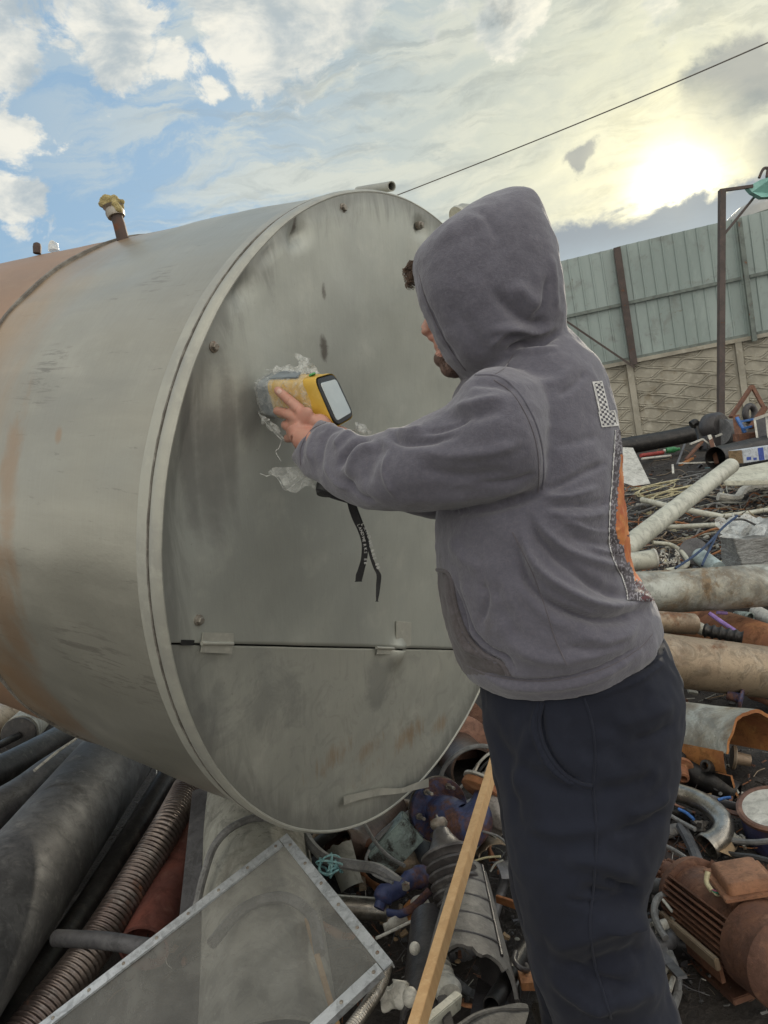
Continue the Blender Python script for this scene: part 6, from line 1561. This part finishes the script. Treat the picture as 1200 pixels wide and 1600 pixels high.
for lb, pts in (('dark blue cord running from the bale down to the flange', [(1152, 806, 4.6), (1130, 824, 4.55), (1108, 848, 4.4), (1085, 868, 4.3), (1055, 888, 4.2)]),
                ('dark blue cord branching down from the first at the bale', [(1122, 832, 4.5), (1112, 852, 4.4), (1102, 872, 4.3), (1097, 884, 4.25)]),
                ('dark cord lying over the top of the bale', [(1146, 812, 4.65), (1162, 812, 4.7), (1180, 820, 4.7)])):
    wire(lb, pts, .0075, mat('dark blue cord', (.03, .06, .13), scale=16, rough=.7) if 'blue' in lb else M_cabd, 'cords on the wrapped bale', 'cord', 'cord')
fg = thing('pipe_flange', 'grey round pipe flange standing left of the wrapped bale', 'flange', P(1085, 885, 4.5))
new('disc', lathe(P(1084, 862, 4.55), (-fw*.8-RT*.5+UP*.3), [(0, .001), (0, .085), (.018, .085), (.018, .045), (.02, .001)], 32), M_pgrey, fg)
new('collar', sweep(line(P(1092, 868, 4.5), P(1122, 890, 4.3), 4), .05, 24), mat('pale blue plastic', (.36, .44, .44), scale=8, rough=.5, dirt=.2), fg)
ep_ = thing('plugged_pipe', 'white pipe with a brown plugged end just behind the worker back', 'pipe', P(1000, 890, 4.3))
new('tube', sweep(line(P(950, 884, 4.2), P(1022, 873, 4.25), 5), .056, 28, wall=.006), M_pvc, ep_)
new('plug', lathe(P(1022, 873, 4.25)-RT*.02, (P(1022, 873, 4.25)-P(950, 884, 4.2)), [(0, .05), (.022, .048), (.023, .03), (.018, .001)], 28), M_copper, ep_)
new('end_rim', sweep([P(1021, 873, 4.25), P(1024, 872.6, 4.25)], .060, 28, wall=.008), M_wht, ep_)
tr_ = thing('cable_tray', 'cream curved plastic tray holding small white plastic parts beside the plugged pipe', 'tray', P(1045, 890, 4.4))
new('tray_rim', sweep(cat_rom([P(1020, 848, 4.7), P(1050, 852, 4.7), P(1070, 868, 4.5), P(1072, 884, 4.3), P(1040, 892, 4.2)], 6), .014, 10), M_cream, tr_)
def bits(n, x0, x1, y0, y1, d, sz, seed):
    rn = random.Random(seed); parts = []
    for i in range(n):
        a = Vector((rn.gauss(0, 1), rn.gauss(0, 1), rn.gauss(0, 1))).normalized(); b = a.cross(Vector((1, .3, .2))).normalized()
        parts.append(box(P(rn.uniform(x0, x1), rn.uniform(y0, y1), d), a*sz*rn.uniform(.5, 1.6), b*sz*.4, a.cross(b)*sz*.3))
    return join(*parts)
new('plastic_parts', bits(40, 1032, 1062, 862, 884, 4.35, .012, 5), M_wht, tr_, smooth=False)
T1('white_sheet', crumple(prism([P(972, 698, 8.6), P(989, 700, 8.6), P(1003, 728, 8.1), P(1017, 756, 7.7), P(990, 760, 7.7), P(968, 752, 7.8)], fw*.02), .01, 9, 3), mat('dirty white sheet', (.50, .50, .46), (.42, .42, .38), scale=5, rough=.7, dirt=.25), 'dirty white sheet leaning right behind the worker back', 'sheet', smooth=False)
T1('cream_board', prism([P(1130, 752, 7.2), P(1140, 733, 7.9), P(1240, 713, 8.8), P(1250, 750, 7.4)], Vector((0, 0, -.05))), M_cream, 'flat cream board lying under the blue and white carton', 'board', smooth=False, bevel=.01)
ct = thing('carton', 'blue and white cardboard carton with brown open end at the right edge', 'carton', P(1170, 724, 8.8))
cA, cB = P(1150, 714, 9.0), P(1230, 702, 9.4); cu_ = Vector((0, 0, .085)); cd_ = ((cB-cA).normalized().cross(Vector((0, 0, 1))))*.10
new('carton_body', box((cA+cB)/2, (cB-cA)/2, cd_, cu_), mat('white printed carton', (.48, .52, .56), (.42, .46, .50), scale=4, rough=.6), ct, smooth=False, bevel=.004)
new('brown_end', box(cA-(cB-cA).normalized()*.006, (cB-cA).normalized()*.004, cd_*.96, cu_*.96), M_card, ct, smooth=False)
M_cblue = mat('blue carton print', (.04, .09, .40), scale=9, rough=.6)
cc_ = (cB-cA).normalized(); nf = cd_.normalized(); nf = nf if nf.dot(EYE-cA) > 0 else -nf
for bx_1, hw, hh, dz1 in ((.33, .05, .08, 0), (.10, .04, .02, .035), (.21, .03, .015, .05)): new('blue_print', box(cA+cc_*bx_1+nf*.101-Vector((0, 0, dz1)), cc_*hw, Vector((0, 0, hh)), nf*.001), M_cblue, ct, smooth=False)
pipe('long black plastic pipe lying along the foot of the wall', [(960, 700, 13.8), (1040, 686, 14.0), (1110, 671, 14.2)], .165, M_pblack, seg=20, seed=51)
pipe('fat black pipe lying behind the carton', [(1118, 716, 10.5), (1160, 706, 10.8), (1240, 688, 11.2)], .17, M_pblack, seg=20, seed=52)
mm = thing('scrap_machine', 'dark old machine with a round top standing before the wall', 'machine', P(1118, 705, 12.2))
new('round_housing', lathe(P(1116, 666, 12.2), (-fw+RT*.4), [(-.16, .001), (-.16, .19), (-.1, .23), (.1, .23), (.16, .18), (.17, .001)], 30), M_castd, mm)
new('drum', lathe(P(1138, 676, 12.1), (-fw*.5-RT), [(-.2, .001), (-.2, .22), (.2, .22), (.2, .001)], 30), M_pdark, mm)
new('base', box(P(1124, 693, 12.2), RT*.30, UP*.12, fw*.2), M_castd, mm, bevel=.02)
new('lever', bar(P(1118, 682, 11.9), P(1128, 678, 11.9), .03, .03), M_wht, mm)
wire('black hooked pipe in front of the wall left of the dark machine', [(1080, 664, 12.4), (1086, 661, 12.4), (1091, 668, 12.4), (1096, 684, 12.3), (1098, 700, 12.2)], .07, M_pblack, None, 'hooked_pipe', 'pipe')
rk = thing('angle_frame', 'bent frame of white and rusty angle bars in front of the dark machine', 'metal frame', P(1100, 725, 11))
for a, b, m_2, w in (((1108, 680, 11), (1116, 701, 10.9), M_wht, .05), ((1115, 701, 10.9), (1168, 689, 10.9), M_wht, .05), ((1078, 694, 11), (1098, 686, 11), M_wht, .045), ((1098, 686, 11), (1112, 697, 11), M_wht, .045),
                   ((1110, 684, 11), (1120, 724, 10.6), M_rmotor, .06), ((1097, 690, 11), (1072, 718, 10.7), M_rmotor, .05), ((1070, 694, 11), (1058, 726, 10.6), M_pgrey, .03), ((1060, 724, 10.6), (1116, 722, 10.7), M_wht, .04), ((1062, 727, 10.6), (1082, 716, 10.7), M_orange, .05), ((1051, 726, 10.6), (1052, 740, 10.4), M_wht, .03)):
    new('angle_bar', bar(P(*a), P(*b), w, w*.5), m_2, rk, smooth=False)
af = thing('pointed_scrap', 'rusty pointed frame of thin bars leaning before the wall at the right edge', 'metal frame', P(1170, 690, 11.6))
for a, b, m_2, w in (((1175, 603, 11.8), (1142, 652, 11.6), M_rmotor, .07), ((1175, 603, 11.8), (1195, 640, 11.6), M_rmotor, .06), ((1195, 637, 11.6), (1174, 668, 11.4), M_rmotor, .09), ((1151, 652, 11.5), (1164, 676, 11.4), M_cabb, .05), ((1156, 659, 11.5), (1182, 654, 11.5), M_cabb, .05), ((1160, 670, 11.4), (1182, 664, 11.4), M_cabb, .05), ((1150, 650, 11.6), (1156, 700, 11.3), M_rmotor, .10), ((1150, 684, 11.4), (1186, 680, 11.4), M_rmotor, .20)):
    new('frame_bar', bar(P(*a), P(*b), w, w*.6), m_2, af, smooth=False)
T1('old_tyre', sweep([P(1172, 646, 12.4)+(UP*math.cos(t)+RT*math.sin(t)*.75)*.13+fw*.03*math.sin(t) for t in [i*.35 for i in range(19)]], .055, 12), M_castd, 'small dark tyre propped behind the rusty frame', 'tyre')
gp = thing('glass_rack', 'white edged dark glass rack leaning at the right edge above the fat black pipe', 'rack', P(1190, 695, 11))
new('glass', prism([P(1180, 656, 11.2), P(1225, 640, 11.2), P(1225, 690, 10.9), P(1186, 696, 10.9)], fw*.03), M_castd, gp, smooth=False)
for a, b in (((1179, 655), (1185, 697)), ((1179, 655), (1225, 639)), ((1197, 648), (1202, 694))): new('white_edge', bar(P(*a, 11.0), P(*b, 10.85), .03, .04), M_wht, gp, smooth=False)
wire('thin red bar lying in front of the long black pipe', [(1001, 712, 12.6), (1036, 707, 12.8)], .035, mat('red paint', (.35, .05, .04), scale=9), None, 'red_bar', 'bar')
bt2 = thing('green_bottle', 'small green bottle lying in front of the long black pipe', 'bottle', P(1045, 706, 12.8))
new('bottle_body', lathe(P(1041, 704, 12.8), RT+UP*.12, [(0, .001), (0, .05), (.14, .055), (.2, .03), (.24, .03), (.24, .001)], 16), mat('green plastic', (.06, .26, .10), scale=9, rough=.3), bt2)
new('cap', lathe(P(1037, 704.5, 12.8), RT+UP*.12, [(0, .001), (0, .032), (.03, .032)], 12), M_wht, bt2)
wire('white strip lying below the thin red bar', [(1003, 717, 12.2), (1048, 712, 12.4)], .02, M_wht, None, 'white_strip', 'strip')

# ------------------------------------------------------------ loose roots, rods and wires that can be told apart
rn = random.Random(11)
kinds = [('rod', 'thin bent rod', 'rod', M_pale), ('cable', 'loose grey cable', 'cable', M_cab), ('cable', 'loose black cable', 'cable', M_cabd), ('branch', 'dry pale twig', 'twig', M_tan), ('rod', 'thin rusty rod', 'rod', M_rustp)]
for i in range(70):
    nm, lb, ct_, m_2 = kinds[i % 5]
    px, py = rn.uniform(985, 1215), rn.uniform(742, 885); g0 = G(px, py, .02); L_ = rn.uniform(.25, 1.0)
    th = rn.choice([0, math.pi])+rn.gauss(0, .5); d = Vector((math.cos(th), math.sin(th), 0)); s = Vector((-d.y, d.x, 0)); k = rn.uniform(-.3, .3)
    pts = [g0+d*L_*(t-.5)+s*k*L_*math.sin(t*3.1)+Vector((0, 0, .03+rn.uniform(0, .12)*math.sin(t*3.1))) for t in (0, .25, .5, .75, 1)]
    o = T1(nm, sweep(cat_rom(pts, 4), rn.uniform(.004, .011), 6), m_2, lb+' in the tangle on the ground between the worker and the wall', ct_, lb+'s in the tangle behind the worker')
# coils
for i, (px, py) in enumerate(((1025, 768), (1066, 758), (1050, 778), (1010, 800))):
    c = G(px, py, .12)
    T1('wire_coil', join(*[sweep([c+Vector((math.cos(t)*(.22+.03*j), math.sin(t)*.2*(1+.1*j), .05*math.sin(t+j)+.03*j)) for t in [q*.4 for q in range(17)]], .008, 6) for j in range(4)]), M_cab if i % 2 else M_yelw, ('yellowish' if i % 2 == 0 else 'grey')+' coil of wire lying '+('on the tangle just right of the white sheet', 'at the far edge of the tangle', 'behind the long diagonal white pipe', 'close behind the worker back')[i], 'wire coil')
# ------------------------------------------------------------ uncountable small debris
deb_m = [M_soil, M_rmotor, M_pale, M_card, M_cab, M_castd, M_wht, M_tan, M_rustp, M_cabd, M_yelw, M_tealr]
def debris(name, label, areas, seed):
    rn = random.Random(seed); V, Fc, mi = [], [], []
    for (x0, x1, y0, y1, n, smin, smax, zz, wts) in areas:
        for i in range(n):
            p = G(rn.uniform(x0, x1), rn.uniform(y0, y1), zz+rn.uniform(0, .03)); d_ = (p-EYE).length; 
            p.z = gh(p.x, p.y)+zz*rn.random()+.005
            sz = rn.uniform(smin, smax)*d_; k = rn.choices(range(len(deb_m)), wts)[0]; ty = rn.random()
            a = Vector((rn.gauss(0, 1), rn.gauss(0, 1), rn.gauss(0, .35))).normalized(); b = a.cross(Vector((rn.gauss(0, .3), rn.gauss(0, .3), 1))).normalized(); c = a.cross(b)
            if ty < .30: vf = box(p, a*sz, b*sz*rn.uniform(.3, .9), c*sz*rn.uniform(.05, .5)); vf = crumple(vf, sz*.5, 3/sz*.2, i)
            elif ty < .9:
                kx = rn.uniform(-1, 1); vf = sweep(cat_rom([p-a*sz*3, p+b*sz*kx, p+a*sz*3+b*sz*kx*.5], 3), sz*rn.uniform(.06, .18), 5)
            else:
                vf = crumple(ell(p, a*sz, b*sz*.7, c*sz*.5, 6), sz*.5, .5/sz, i)
            o = len(V); V += vf[0]; Fc += [tuple(q+o for q in f) for f in vf[1]]; mi += [k]*len(vf[1])
    o = new(name, (V, Fc), deb_m, mi=mi, smooth=True, auto=30); tag(o, label, 'debris', kind='stuff')
w_mid = (5, 3, 3, 1, 3, 5, .6, 3, .8, 3, 1, 0); w_near = (9, 3, .8, .5, 1.2, 7, .5, .5, .5, 4, .2, .05)
debris('ground_debris', 'small mixed scrap, twigs and dirt covering the ground behind the worker', [(940, 1240, 752, 900, 2600, .0012, .0045, .08, w_mid), (700, 1240, 700, 760, 500, .001, .004, .05, w_near), (960, 1240, 880, 1100, 500, .002, .006, .10, w_mid)], 21)
debris('near_debris', 'small dark chips, screws and dirt on the ground between the pipes', [(480, 900, 1280, 1640, 1300, .0012, .0045, .04, w_near), (980, 1220, 1220, 1640, 1000, .0012, .0042, .04, w_near), (-40, 480, 1150, 1600, 300, .002, .006, .05, w_near)], 22)
